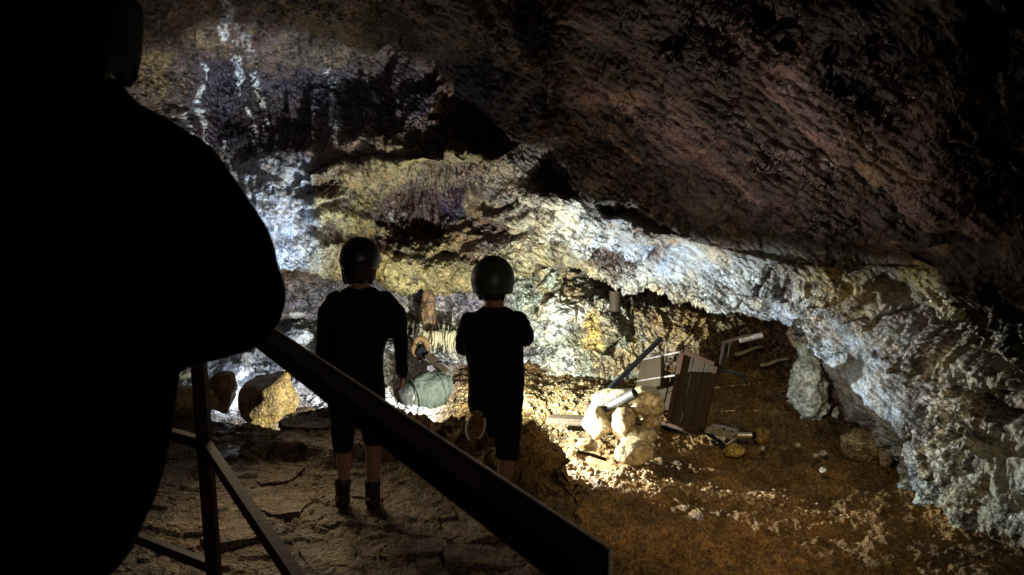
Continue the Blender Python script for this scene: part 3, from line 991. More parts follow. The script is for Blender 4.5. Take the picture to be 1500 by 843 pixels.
def hand(bm, wrist, fdir, side, palm, s=1.0, curl=0.35):
    """wrist position, direction of the fingers, side = direction across the palm to the thumb, palm = palm normal"""
    w_, f, sd, pn = Vector(wrist), Vector(fdir).normalized(), Vector(side).normalized(), Vector(palm).normalized()
    L = 0.065 * s
    for k in range(4):
        o = sd * (0.024 - 0.016 * k) * s
        capsule(bm, w_ + o * 0.6, w_ + f * L + o, 0.014 * s, 0.0115 * s, 8)
    lens = [0.055, 0.062, 0.057, 0.045]
    for k in range(4):
        o = w_ + f * L + sd * (0.027 - 0.018 * k) * s
        a = curl * (1 + 0.25 * k)
        d1 = (f * math.cos(a) + pn * math.sin(a)).normalized()
        d2 = (f * math.cos(2.1 * a) + pn * math.sin(2.1 * a)).normalized()
        m1 = o + d1 * lens[k] * 0.55 * s
        m2 = m1 + d2 * lens[k] * 0.5 * s
        chain(bm, [(o, 0.0095 * s), (m1, 0.0085 * s), (m2, 0.007 * s)], 8)
    t0 = w_ + sd * 0.024 * s + f * 0.018 * s
    t1 = t0 + (sd * 0.7 + f * 0.7 + pn * .4).normalized() * 0.034 * s
    t2 = t1 + (f * 0.95 + pn * .3 + sd * 0.1).normalized() * 0.028 * s
    chain(bm, [(t0, 0.013 * s), (t1, 0.010 * s), (t2, 0.008 * s)], 8)


def head_shape(bm, c, s, fwd, look_down=0.0):
    """c = head centre (between ears); s = head height"""
    f = Vector(fwd).normalized()
    r = f.cross(Vector((0, 0, 1))).normalized()
    u = r.cross(f).normalized()
    ringloft(bm, [(c + u * s * h + f * s * o, s * a, s * b) for h, o, a, b in
                  [(-0.47, 0.17, 0.10, 0.08), (-0.42, 0.12, 0.19, 0.19), (-0.3, 0.06, 0.27, 0.30), (-0.12, 0.02, 0.32, 0.37),
                   (0.08, 0.0, 0.345, 0.41), (0.25, -0.01, 0.33, 0.40), (0.38, -0.02, 0.26, 0.32), (0.47, -0.02, 0.15, 0.19), (0.5, -0.02, 0.05, 0.06)]],
             20, (r, f))
    capsule(bm, c + f * s * .38 - u * s * .02, c + f * s * .47 - u * s * .14, s * 0.035, s * 0.06)      # nose
    capsule(bm, c + f * s * .36 - u * s * .28 - r * s * .07, c + f * s * .36 - u * s * .28 + r * s * .07, s * 0.035, s * 0.035)  # mouth
    for q in (-1, 1):
        capsule(bm, c + f * s * .33 + r * q * s * .13 - u * 0.02 * s, c + f * s * .34 + r * q * s * .15 - u * 0.02 * s, s * 0.05, s * 0.045)
        capsule(bm, c + r * q * s * .35 + u * s * .06 - f * s * .03, c + r * q * s * .35 - u * s * .12, s * 0.05, s * 0.035)   # ears


def dome(bm, c, f, r, u, a, b, h, n=28, drop=0.0, brim=0.0):
    """helmet shell: half ellipsoid with thickness, rings from rim to top"""
    outer = []
    K = 10
    prof = [(math.cos(t), math.sin(t)) for t in [math.pi / 2 * k / K for k in range(K)]]
    rows = [(0.885 + brim, -drop - 0.012), (0.90 + brim, -drop - 0.004), (0.905, -drop + 0.004), (0.975, -drop * 0.45)] + [(x, y * h) for x, y in prof]
    for (x, z) in rows:
        outer.append([bm.verts.new(c + r * (a * x * math.cos(2 * math.pi * k / n)) + f * (b * x * math.sin(2 * math.pi * k / n)) + u * z) for k in range(n)])
    inner = []
    for (x, z) in [(0.86, -drop - 0.01), (0.88, 0.0), (0.65, h * 0.6), (0.3, h * .85)]:
        inner.append([bm.verts.new(c + r * (a * x * math.cos(2 * math.pi * k / n)) + f * (b * x * math.sin(2 * math.pi * k / n)) + u * z) for k in range(n)])
    for rr in (outer, inner):
        for p, q in zip(rr[:-1], rr[1:]):
            for k in range(n):
                bm.faces.new((p[k], p[(k + 1) % n], q[(k + 1) % n], q[k]))
    t = bm.verts.new(c + u * h)
    for k in range(n):
        bm.faces.new((outer[-1][k], outer[-1][(k + 1) % n], t))
    t = bm.verts.new(c + u * h * .9)
    for k in range(n):
        bm.faces.new((inner[-1][k], inner[-1][(k + 1) % n], t))
    for k in range(n):
        bm.faces.new((outer[0][k], outer[0][(k + 1) % n], inner[0][(k + 1) % n], inner[0][k]))


def box_pts(bm, o, ax, ay, az, bev=0.0):
    """box from corner o with edge vectors"""
    vs = []
    for k in range(8):
        vs.append(bm.verts.new(o + (ax if k & 1 else Vector()) + (ay if k & 2 else Vector()) + (az if k & 4 else Vector())))
    fs = [(0, 2, 3, 1), (4, 5, 7, 6), (0, 1, 5, 4), (2, 6, 7, 3), (0, 4, 6, 2), (1, 3, 7, 5)]
    fl = [bm.faces.new([vs[i] for i in f]) for f in fs]
    if bev:
        es = list({e for f in fl for e in f.edges})
        bmesh.ops.bevel(bm, geom=es, offset=bev, segments=2, affect='EDGES')


def bar(bm, a, b, w_, h_, upv=(0, 0, 1), bev=0.0):
    a, b = Vector(a), Vector(b)
    d = b - a
    n = d.normalized()
    s = n.cross(Vector(upv)).normalized()
    u = s.cross(n).normalized()
    box_pts(bm, a - s * w_ / 2 - u * h_ / 2, s * w_, u * h_, d, bev)


def tube(bm, pts, r, n=12, cap=True, r2=None):
    pts = [Vector(p) for p in pts]
    rings = []
    for i, p in enumerate(pts):
        d = (pts[min(i + 1, len(pts) - 1)] - pts[max(i - 1, 0)]).normalized()
        ref = Vector((0, 0, 1)) if abs(d.z) < 0.9 else Vector((1, 0, 0))
        s = d.cross(ref).normalized()
        u = s.cross(d)
        rr = r if r2 is None else r + (r2 - r) * i / (len(pts) - 1)
        rings.append([bm.verts.new(p + s * rr * math.cos(2 * math.pi * k / n) + u * rr * math.sin(2 * math.pi * k / n)) for k in range(n)])
    for a, b in zip(rings[:-1], rings[1:]):
        for k in range(n):
            bm.faces.new((a[k], a[(k + 1) % n], b[(k + 1) % n], b[k]))
    if cap:
        bm.faces.new(rings[0][::-1])
        bm.faces.new(rings[-1])


def hollow(bm, a, b, ro, ri, n=20):
    a, b = Vector(a), Vector(b)
    d = (b - a).normalized()
    ref = Vector((0, 0, 1)) if abs(d.z) < 0.9 else Vector((1, 0, 0))
    s = d.cross(ref).normalized()
    u = s.cross(d)
    R_ = []
    for p, r in ((a, ro), (b, ro), (b, ri), (a + d * .01, ri)):
        R_.append([bm.verts.new(p + s * r * math.cos(2 * math.pi * k / n) + u * r * math.sin(2 * math.pi * k / n)) for k in range(n)])
    for i in range(3):
        for k in range(n):
            bm.faces.new((R_[i][k], R_[i][(k + 1) % n], R_[i + 1][(k + 1) % n], R_[i + 1][k]))
    bm.faces.new(R_[0][::-1])
    bm.faces.new(R_[3])


# ------------------------------------------------------------------ child on the left (standing, arms down)
YK = 3.62
K = lambda px, py, dy=0.0: P(px, py, YK + dy)


def V3(x, y, z):
    return Vector((x, y, z))


kid = empty('person', (K(525, 740).x, YK, 0.0),
            'child in black helmet and long-sleeved top, arms hanging, left of the other child', 'person')
hd = K(526, 384)
fw = V3(0.05, 1, -0.12)
bm = bmesh.new()
head_shape(bm, hd, 0.20, fw)
chain(bm, [(K(527, 400), 0.047), (K(527, 432), 0.047)])
ringloft(bm, [(K(527, 424), 0.05, 0.045), (K(528, 438), 0.10, 0.05), (K(528, 470), 0.13, 0.06), (K(524, 530), 0.10, 0.055), (K(522, 580), 0.11, 0.07),
              (K(522, 608), 0.10, 0.07)], 20)
chain(bm, [(K(483, 445), 0.035), (K(474, 500, .02), 0.03), (K(470, 545, -.02), 0.022)])
chain(bm, [(K(566, 445), 0.03), (K(587, 505, .02), 0.025), (K(588, 548, -.01), 0.02)])
hand(bm, K(588, 549), (0, .1, -1), (0.1, 1, 0), (-1, 0, 0), 0.75)
hand(bm, K(470, 546), (0, .1, -1), (-.1, 1, 0), (1, 0, 0), 0.75)
chain(bm, [(K(503, 606), 0.045), (K(503, 660), 0.038), (K(504, 690, -.01), 0.033), (K(502, 728), 0.025), (K(500, 738, .05), 0.022)])
chain(bm, [(K(547, 606), 0.045), (K(547, 655, -.01), 0.039), (K(547, 685, -.02), 0.037), (K(546, 728), 0.026), (K(546, 738, .05), 0.022)])
remeshed('body', bm, M['skin'], kid, 0.006, 3)
bm = bmesh.new()
ringloft(bm, [(K(527, 421), 0.052, 0.052), (K(527, 428), 0.095, 0.06), (K(528, 438), 0.142, 0.07), (K(528, 470), 0.163, 0.088), (K(524, 520), 0.130, 0.085),
              (K(523, 560), 0.132, 0.095), (K(522, 590), 0.142, 0.10), (K(522, 600), 0.140, 0.10)], 24)
chain(bm, [(K(490, 440), 0.045), (K(480, 458, .0), 0.052), (K(475, 500, .02), 0.045), (K(472, 545, -.01), 0.034)])
chain(bm, [(K(565, 440), 0.045), (K(577, 458, .0), 0.050), (K(587, 505, .02), 0.036), (K(588, 546, -.01), 0.029)])
remeshed('shirt', bm, M['black_cloth'], kid, 0.007, 3, 0.014, 9, (0.3, 0, 1), 5)
bm = bmesh.new()
ringloft(bm, [(K(522, 575), 0.138, 0.1), (K(522, 600), 0.138, 0.105), (K(522, 614), 0.125, 0.09)], 24)
chain(bm, [(K(503, 600), 0.068), (K(502, 652), 0.054)])
chain(bm, [(K(546, 600), 0.068), (K(547, 642), 0.056)])
remeshed('shorts', bm, M['shorts_cloth'], kid, 0.007, 4, 0.008, 12, None, 6)
for sx in (-1, 1):
    cx = 502 if sx < 0 else 546
    bm = bmesh.new()
    chain(bm, [(K(cx, 707, -.01), 0.040), (K(cx, 722), 0.038), (K(cx, 733, .0), 0.040)])
    chain(bm, [(K(cx - 1, 736, -.03), 0.034), (K(cx - 2, 728, .1), 0.032), (K(cx - 2, 726, .15), 0.028)])
    remeshed('boot', bm, M['boot'], kid, 0.006, 3, 0.005, 20, None, 7)
f = fw.normalized()
r = f.cross(V3(0, 0, 1)).normalized()
u = r.cross(f).normalized()
bm = bmesh.new()
dome(bm, K(527, 380), f, r, u, 0.100, 0.121, 0.108, drop=0.032, brim=0.008)
hel = bm_obj('helmet', bm, M['helmet_black'], kid, True)
bm = bmesh.new()
hc = K(491, 379, .045)
chain(bm, [(hc, 0.022), (hc + V3(-.012, .03, 0), 0.02)])
hl = bm_obj('headlamp', bm, M['black_iron'], None, True)
hl.parent = hel
hl.matrix_parent_inverse = hel.matrix_parent_inverse
bm = bmesh.new()
# hair hanging below the helmet
for k in range(16):
    a = math.pi * (1.02 + 0.96 * k / 15)
    b0 = hd + r * math.cos(a) * 0.078 + f * math.sin(a) * 0.085 + u * 0.02
    b1 = b0 - r * math.cos(a) * 0.012 + V3(0, 0, -0.100 + 0.014 * math.sin(k * 2.3))
    capsule(bm, b0, b1, 0.02, 0.013, 8)
remeshed('hair', bm, M['hair'], kid, 0.006, 2, 0.004, 40, (0, 0, 1), 8)

# ------------------------------------------------------------------ child on the right (green helmet, arms raised, one knee on the bank)
kid = empty('person', (K(735, 745).x, YK, 0.0),
            'child in green helmet, arms raised in front, one knee up on the clay bank', 'person')
hd = K(722, 412, -.01)
fw = V3(0.12, 1, -0.1)
bm = bmesh.new()
head_shape(bm, hd, 0.20, fw)
chain(bm, [(K(724, 428), 0.045), (K(725, 462), 0.046)])
ringloft(bm, [(K(724, 452), 0.05, 0.045), (K(724, 468), 0.10, 0.05), (K(722, 500), 0.115, 0.06), (K(727, 550), 0.09, 0.055), (K(730, 596), 0.09, 0.07),
              (K(734, 616), 0.07, 0.06)], 20)
chain(bm, [(K(684, 472), 0.036), (K(677, 508, .06), 0.030), (K(700, 478, .24), 0.022)])
chain(bm, [(K(755, 470), 0.034), (K(768, 490, .06), 0.028), (K(745, 470, .25), 0.022)])
hand(bm, K(700, 477, .24), (0.5, .5, .8), (0.3, -.2, -1), (1, 0.2, 0), 0.75, .5)
hand(bm, K(745, 469, .25), (-0.5, .5, .8), (-0.3, -.2, -1), (-1, 0.2, 0), 0.75, .5)
chain(bm, [(K(742, 620), 0.07), (K(742, 660), 0.048), (K(741, 690, -.02), 0.043), (K(738, 735), 0.026), (K(738, 748, .03), 0.024)])
chain(bm, [(K(714, 606), 0.045), (K(700, 622, .28), 0.044), (K(697, 632, .12), 0.036), (K(697, 628, -.02), 0.03), (K(697, 624, -.06), 0.026)])
remeshed('body', bm, M['skin'], kid, 0.006, 3)
bm = bmesh.new()
ringloft(bm, [(K(724, 449), 0.05, 0.05), (K(724, 455), 0.09, 0.06), (K(722, 464), 0.135, 0.07), (K(720, 500), 0.15, 0.088), (K(726, 545), 0.134, 0.085),
              (K(726, 585), 0.137, 0.095), (K(729, 604), 0.128, 0.10)], 24)
chain(bm, [(K(688, 470), 0.05), (K(681, 495, .04), 0.048), (K(679, 511, .06), 0.044), (K(700, 479, .23), 0.034)])
chain(bm, [(K(757, 470), 0.05), (K(768, 488, .05), 0.046), (K(769, 494, .08), 0.046), (K(745, 471, .24), 0.036)])
remeshed('shirt', bm, M['black_cloth'], kid, 0.007, 3, 0.014, 9, (0.3, 0, 1), 15)
bm = bmesh.new()
ringloft(bm, [(K(728, 596), 0.126, 0.1), (K(731, 614), 0.114, 0.10), (K(737, 630), 0.086, 0.085)], 24)
chain(bm, [(K(744, 612), 0.072), (K(743, 662), 0.060)])
chain(bm, [(K(713, 604), 0.060), (K(702, 618, .26), 0.054)])
remeshed('shorts', bm, M['shorts_cloth'], kid, 0.007, 4, 0.008, 12, None, 16)
bm = bmesh.new()
chain(bm, [(K(738, 722, -.01), 0.040), (K(738, 738), 0.040)])
chain(bm, [(K(738, 748, -.03), 0.034), (K(738, 742, .12), 0.030)])
remeshed('boot', bm, M['boot'], kid, 0.006, 3, 0.004, 20, None, 17)
# raised foot: the sole faces the camera, toe down
bm = bmesh.new()
ringloft(bm, [(K(697, 626, -.0), 0.044, 0.068), (K(697, 626, -.04), 0.048, 0.074), (K(697, 626, -.07), 0.050, 0.076)], 24, (V3(1, 0, 0), V3(0.1, 0, 1)))
remeshed('boot', bm, M['boot'], kid, 0.005, 2, 0.003, 20, None, 18)
bm = bmesh.new()
ringloft(bm, [(K(697, 625, -.066), 0.050, 0.081), (K(697, 625, -.082), 0.048, 0.079)], 28, (V3(1, 0, 0), V3(0.15, 0, 1)))
bt = bm_obj('sole_rim', bm, M['white_rubber'], kid)
bm = bmesh.new()
ringloft(bm, [(K(697, 625, -.081), 0.040, 0.069), (K(697, 625, -.088), 0.038, 0.067)], 28, (V3(1, 0, 0), V3(0.15, 0, 1)))
for k in range(5):
    c_ = K(697, 605 + 10 * k, -.09)
    bar(bm, c_ - V3(.025, 0, 0), c_ + V3(.025, 0, 0), 0.008, 0.012)
bm_obj('sole', bm, M['sole'], kid)
f = fw.normalized()
r = f.cross(V3(0, 0, 1)).normalized()
u = r.cross(f).normalized()
bm = bmesh.new()
dome(bm, K(722, 411), f, r, u, 0.106, 0.127, 0.120, drop=0.048, brim=0.008)
bm_obj('helmet', bm, M['helmet_green'], kid, True)
bm = bmesh.new()
for k in range(14):
    a = math.pi * (1.1 + 0.7 * k / 13)
    b0 = hd + r * math.cos(a) * 0.066 + f * math.sin(a) * 0.075 - u * 0.02
    capsule(bm, b0, b0 + V3(0, 0, -0.05 + 0.01 * math.sin(k * 2.3)), 0.018, 0.012, 8)
remeshed('hair', bm, M['hair'], kid, 0.006, 2, 0.003, 40, (0, 0, 1), 19)

# ------------------------------------------------------------------ adult in the left foreground
YA = 0.95
A = lambda px, py, dy=0.0: P(px, py, YA + dy)
ad = empty('person', (A(60, 600).x, YA, 0.0),
           'adult in bulky black jacket and cap close to the camera, elbow bent out', 'person')
bm = bmesh.new()
hd = A(70, 15)
fw = V3(-0.25, 1, -0.05)
head_shape(bm, hd, 0.235, fw)
chain(bm, [(A(75, 80), 0.062), (A(75, 170), 0.065)])
ringloft(bm, [(A(70, 150), 0.07, 0.07), (A(70, 200), 0.17, 0.09), (A(70, 300), 0.19, 0.12), (A(60, 500), 0.13, 0.11), (A(20, 700), 0.12, 0.11)], 20)
chain(bm, [(A(190, 250), 0.06), (A(335, 445), 0.045), (A(210, 500, .22), 0.03)])
hand(bm, A(210, 500, .22), (-1, .2, 0.1), (0, .2, 1), (0, -1, 0), 1.0, .5)
chain(bm, [(A(-50, 250), 0.06), (A(-110, 420), 0.045), (A(-30, 560, .1), 0.03)])
hand(bm, A(-30, 562, .1), (.3, .2, -1), (0, 1, 0), (1, 0, 0), 1.0, .4)
zf = 0.02
for px_ in (-60, 45):
    q = A(px_, 750)
    chain(bm, [((q.x, YA, 0.86), 0.085), ((q.x, YA + .02, 0.48), 0.055), ((q.x, YA - .02, 0.30), 0.052), ((q.x, YA, 0.1), 0.035), ((q.x, YA + .12, 0.05), 0.03)])
remeshed('body', bm, M['skin'], ad, 0.009, 3)
bm = bmesh.new()
ringloft(bm, [(A(75, 112), 0.075, 0.08), (A(72, 140), 0.085, 0.085), (A(68, 175), 0.14, 0.10), (A(66, 215), 0.20, 0.12), (A(66, 300), 0.215, 0.15), (A(62, 450), 0.17, 0.15),
              (A(58, 560), 0.165, 0.15), (A(52, 650), 0.165, 0.155), (A(38, 740), 0.165, 0.155), (A(0, 830), 0.165, 0.155)], 28)
chain(bm, [(A(165, 250), 0.085), (A(235, 305, .0), 0.095), (A(300, 385, .01), 0.090), (A(338, 435, .02), 0.072), (A(345, 448, .05), 0.062)], 20)
chain(bm, [(A(338, 440, .03), 0.070), (A(260, 470, .1), 0.066), (A(200, 490, .2), 0.045)], 20)
chain(bm, [(A(190, 380, .0), 0.11), (A(270, 410, .02), 0.10)], 20)
chain(bm, [(A(-40, 250), 0.085), (A(-100, 420), 0.065), (A(-40, 550, .1), 0.045)], 20)
remeshed('jacket', bm, M['jacket'], ad, 0.009, 8, 0.006, 6, (0.6, 0, -0.6), 25)
bm = bmesh.new()
qa, qb = A(-60, 750), A(45, 750)
ringloft(bm, [((A(0, 790).x, YA, 0.98), 0.165, 0.14), ((A(-8, 790).x, YA, 0.86), 0.17, 0.14)], 24)
for q in (qa, qb):
    chain(bm, [((q.x, YA, 0.88), 0.105), ((q.x, YA + .02, 0.48), 0.08), ((q.x, YA, 0.12), 0.07)])
remeshed('trousers', bm, M['jacket'], ad, 0.012, 4, 0.01, 8, None, 26)
for q in (qa, qb):
    bm = bmesh.new()
    chain(bm, [((q.x, YA - .03, 0.06), 0.05), ((q.x, YA + .17, 0.045), 0.042)])
    remeshed('shoe', bm, M['boot'], ad, 0.008, 3)
f = fw.normalized()
r = f.cross(V3(0, 0, 1)).normalized()
u = r.cross(f).normalized()
bm = bmesh.new()
dome(bm, A(66, 10), f, r, u, 0.098, 0.12, 0.13, drop=0.01, brim=0.05)
bm_obj('cap', bm, M['jacket'], ad, True)
bm = bmesh.new()
for k in range(18):
    a = math.pi * (1.0 + k / 17)
    b0 = hd + r * math.cos(a) * 0.085 + f * math.sin(a) * 0.095
    capsule(bm, b0, b0 + V3(0, 0, -0.07 + 0.01 * math.sin(k * 2.3)), 0.022, 0.014, 8)
remeshed('hair', bm, M['hair'], ad, 0.009, 2)

# ------------------------------------------------------------------ railing
HR = 1.30
p0 = G(283, 421, HR)          # corner post
p1 = G(866, 844, HR)          # near end
rail = empty('handrail', (p0.x, p0.y, 0), 'dark steel pipe railing with a square handrail slanting across the foreground', 'railing')
d = (p1 - p0)
dn = d.normalized()
side = V3(d.y, -d.x, 0).normalized()
bm = bmesh.new()
bar(bm, p0 - dn * .03, p1 + dn * .0, 0.048, 0.042, bev=0.004)
bm_obj('handrail_bar', bm, M['steel'], rail)


rs = V3(dn.y, -dn.x, 0) * (1 if dn.y < 0 else -1)
rs = rs if rs.x > 0 else -rs
bm = bmesh.new()
tube(bm, [p0 + rs * 0.0240 + V3(0, 0, .0205), p1 + rs * 0.0240 + V3(0, 0, .0210)], 0.0048, 10)
e_ = p1 + rs * 0.0240
tube(bm, [e_ + V3(0, 0, .026), e_ - V3(0, 0, .026)], 0.004, 8)
bm_obj('edge_highlight', bm, M['highlight'], rail)  # pale bead along the handrail, a highlight put in as colour


def post(x, y, z0=-0.02, z1=HR - 0.026, w_=0.045):
    bm = bmesh.new()
    box_pts(bm, Vector((x - w_ / 2, y - w_ / 2, z0)), V3(w_, 0, 0), V3(0, w_, 0), V3(0, 0, z1 - z0), 0.005)
    return bm_obj('post', bm, M['steel'], rail)


post(p0.x, p0.y)
pe = p1 - dn * 0.03
post(pe.x, pe.y)
# middle rail running towards the camera from the post
MZ = 0.56
ma = G(303, 650, MZ)
mz = ma.z
m0 = V3(p0.x, p0.y, G(300, 648, 0).z)
dd = ray(302, 650)
t = p0.y / dd.y
zmid = CAMZ + dd.z * t
bm = bmesh.new()
bar(bm, V3(p0.x + dn.x * .02, p0.y + dn.y * .02, zmid), V3(pe.x, pe.y, zmid), 0.035, 0.04, bev=0.004)
bm_obj('middle_rail', bm, M['steel'], rail)
# the section beyond the corner, running off to the left
dd = ray(306, 832)
zlow = CAMZ + dd.z * (p0.y / dd.y)
ql = V3(-1950, 1125, 0).normalized()
for zz, nm in ((zmid, 'middle_rail'), (zlow, 'bottom_rail'), (HR, 'handrail_bar')):
    bm = bmesh.new()
    st_ = V3(p0.x, p0.y, zz) + ql * 0.024
    bar(bm, st_, st_ + ql * 2.3, 0.05 if nm == 'handrail_bar' else 0.035, 0.045 if nm == 'handrail_bar' else 0.038, bev=0.004)
    bm_obj(nm, bm, M['steel'], rail)
pf = V3(p0.x, p0.y, 0) + ql * 2.34
post(pf.x, pf.y)
zl2 = 0.10
print('RAIL', p0, p1, zmid, zlow)

# ------------------------------------------------------------------ timber frame far left
tf = empty('timber_frame', P(245, 570, 5.9), 'small rust-brown timber frame at the far left edge of the lit recess', 'timber frame')
for (a, b, w_) in [((242, 528), (243, 572), 0.045), ((262, 520), (262, 566), 0.04), ((236, 566), (285, 546), 0.04), ((236, 530), (285, 524), 0.035)]:
    bm = bmesh.new()
    bar(bm, P(*a, 5.9), P(*b, 5.9), w_, w_, (0, 1, 0), 0.004)
    bm_obj('beam', bm, M['pale_wood'], tf)

# ------------------------------------------------------------------ wooden box cart, tipped on its corner
Ac, Bc, Cc, Dc = P(1001, 515, 5.42), P(1050, 535, 5.30), P(1028, 631, 5.18), P(980, 619, 5.30)
dv = P(940, 528, 6.0) - Ac
cart = empty('mine_cart', (Ac + Cc) / 2 * 1.0, 'tipped wooden box cart with rusty iron frame, open on its left side', 'cart')


def panel(bm, a, b, c, d_, th):
    n = (b - a).cross(d_ - a).normalized() * th
    vs = [bm.verts.new(p) for p in (a, b, c, d_)] + [bm.verts.new(p + n) for p in (a, b, c, d_)]
    for q in ((0, 1, 2, 3), (7, 6, 5, 4), (0, 4, 5, 1), (1, 5, 6, 2), (2, 6, 7, 3), (3, 7, 4, 0)):
        bm.faces.new([vs[i] for i in q])


for base, tagn in ((Vector((0, 0, 0)), 0), (dv, 1)):
    for k in range(3):
        t0, t1 = k / 3 + 0.01, (k + 1) / 3 - 0.01
        bm = bmesh.new()
        panel(bm, base + Ac.lerp(Bc, t0), base + Ac.lerp(Bc, t1), base + Dc.lerp(Cc, t1), base + Dc.lerp(Cc, t0), 0.018)
        bm_obj('board', bm, M['wood'], cart)
off = (Bc - Ac).cross(Dc - Ac).normalized() * -0.008
for a, b in ((Ac, Bc), (Bc, Cc), (Cc, Dc), (Dc, Ac)):
    bm = bmesh.new()
    e = (b - a).normalized() * 0.012
    bar(bm, a + off + e, b + off - e, 0.034, 0.06, (Bc - Ac).cross(Dc - Ac), 0.003)
    bm_obj('frame_bar', bm, M['rust'], cart)
# right hand side and floor boards, bars joining the ends
for (a, b) in ((Bc, Cc), (Cc, Dc)):
    for k in range(3):
        t0, t1 = k / 3 + 0.01, (k + 1) / 3 - 0.01
        q0, q1 = a.lerp(b, t0), a.lerp(b, t1)
        bm = bmesh.new()
        panel(bm, q0 + dv * .06, q1 + dv * .06, q1 + dv * .97, q0 + dv * .97, 0.016)
        bm_obj('board', bm, M['wood'], cart)
for a in (Ac, Dc, Ac.lerp(Dc, 0.33)):
    bm = bmesh.new()
    bar(bm, a + dv * .05, a + dv * .97, 0.03, 0.012, bev=0.002)
    bm_obj('side_bar', bm, M['galv'] if a != Dc else M['rust'], cart)
bm = bmesh.new()
panel(bm, Ac + dv * .35, Ac + dv * .97, Ac.lerp(Dc, .55) + dv * .97, Ac.lerp(Dc, .45) + dv * .35, 0.012)
bm_obj('side_sheet', bm, M['wood'], cart)
bm = bmesh.new()
tube(bm, [P(1048, 545, 5.3), P(1068, 544, 5.28), P(1082, 548, 5.26), P(1092, 556, 5.25), P(1094, 563, 5.25)], 0.010)
bm_obj('hook', bm, M['black_iron'], cart, True)
bm = bmesh.new()
bar(bm, Cc + V3(.0, .02, .0), P(1062, 652, 5.1), 0.02, 0.02)
bm_obj('tow_bar', bm, M['black_iron'], cart)
bm = bmesh.new()
bar(bm, Dc - V3(0, 0, .01), Cc - V3(0, 0, .02), 0.04, 0.03, bev=.004)
bm_obj('runner', bm, M['wood'], cart)

# upper bracket with pipe
br = empty('bracket', P(1060, 533, 5.3), 'rusty angle bracket with a short silver pipe, standing above the cart corner', 'bracket')
bm = bmesh.new()
bar(bm, P(1057, 536, 5.3), P(1062, 502, 5.3), 0.035, 0.012, (1, 0, 0), .002)
bm_obj('upright', bm, M['black_iron'], br)
for (a, b) in (((1054, 538), (1060, 500)), ((1066, 524), (1070, 500)), ((1060, 500), (1072, 497))):
    bm = bmesh.new()
    bar(bm, P(*a, 5.28), P(*b, 5.28), 0.01, 0.01)
    bm_obj('edge_strip', bm, M['rust'], br)
bm = bmesh.new()
bar(bm, P(1061, 501, 5.29), P(1098, 491, 5.25), 0.03, 0.018, bev=.003)
bm_obj('arm', bm, M['rust'], br)
bm = bmesh.new()
tube(bm, [P(1083, 488, 5.27), P(1093, 480, 5.27), P(1099, 488, 5.27)], 0.005, 8)
bm_obj('wire_loop', bm, M['rust'], br)
bm = bmesh.new()
hollow(bm, P(1083, 499, 5.26), P(1117, 491, 5.24), 0.020, 0.015)
pp = bm_obj('pipe', bm, M['galv'], br)
for (nm, a, b, lab) in (('stick', (1077, 520), (1118, 507), 'short pale stick lying on the dark clay below the silver pipe'),
                        ('stick', (1114, 535), (1156, 525), 'thin pale stick left of the white calcite pillar')):
    bm = bmesh.new()
    tube(bm, [P(a[0] + (b[0] - a[0]) * t_, a[1] + (b[1] - a[1]) * t_ + 1.2 * math.sin(t_ * 7), 6.05) for t_ in (0, .2, .4, .6, .8, 1)], 0.016, 8, True, 0.010)
    tag(bm_obj(nm, bm, M['pale_wood'], None, True), lab, 'stick')

# rock drill lying on the ground
dr = empty('rock_drill', P(1060, 650, 5.05), 'small silver and rust-pink drill with a black-mouthed pipe, lying right of the cart', 'drill')
bm = bmesh.new()
a0, a1, a2 = P(1033, 630, 5.05), P(1046, 630, 5.04), P(1080, 637, 5.0)
uz = V3(0, 0, 1)
secs = [(P(1033, 631, 5.06), 0.018, .012), (P(1043, 628, 5.05), 0.024, .027), (P(1060, 632, 5.03), 0.027, .032), (P(1080, 637.5, 5.0), 0.027, .032)]
dq = (P(1080, 637, 5.0) - P(1043, 628, 5.05)).normalized()
sx_ = V3(dq.y, -dq.x, 0).normalized()
uq = sx_.cross(dq).normalized()
rings = []
for c_, hw, hh in secs:
    rings.append([bm.verts.new(c_ + sx_ * hw * i + uq * hh * j) for i, j in ((-1, -1), (1, -1), (1, 1), (-1, 1))])
for a, b in zip(rings[:-1], rings[1:]):
    for k in range(4):
        bm.faces.new((a[k], a[(k + 1) % 4], b[(k + 1) % 4], b[k]))
bm.faces.new(rings[0][::-1])
bm.faces.new(rings[-1])
bm_obj('housing', bm, M['galv'], dr)
for q in ((1061, 630), (1073, 633), (1076, 640)):
    bm = bmesh.new()
    c_ = P(*q, 4.975)
    tube(bm, [c_, c_ + V3(0, .02, 0)], 0.006, 10)
    bm_obj('bolt_hole', bm, M['dark'], dr)
bm = bmesh.new()
hollow(bm, P(1079, 638, 5.0), P(1105, 638, 4.97), 0.019, 0.014)
bm_obj('pipe', bm, M['galv'], dr, False)
bm = bmesh.new()
hollow(bm, P(1102, 638, 4.973), P(1108, 638, 4.965), 0.022, 0.014)
bm_obj('black_mouth', bm, M['dark'], dr)
bm = bmesh.new()
tube(bm, [P(1055, 636, 5.0), P(1059, 646, 4.98), P(1064, 652, 4.98), P(1072, 646, 4.98), P(1078, 642, 4.98)], 0.007, 8)
bm_obj('foot', bm, M['galv'], dr, True)

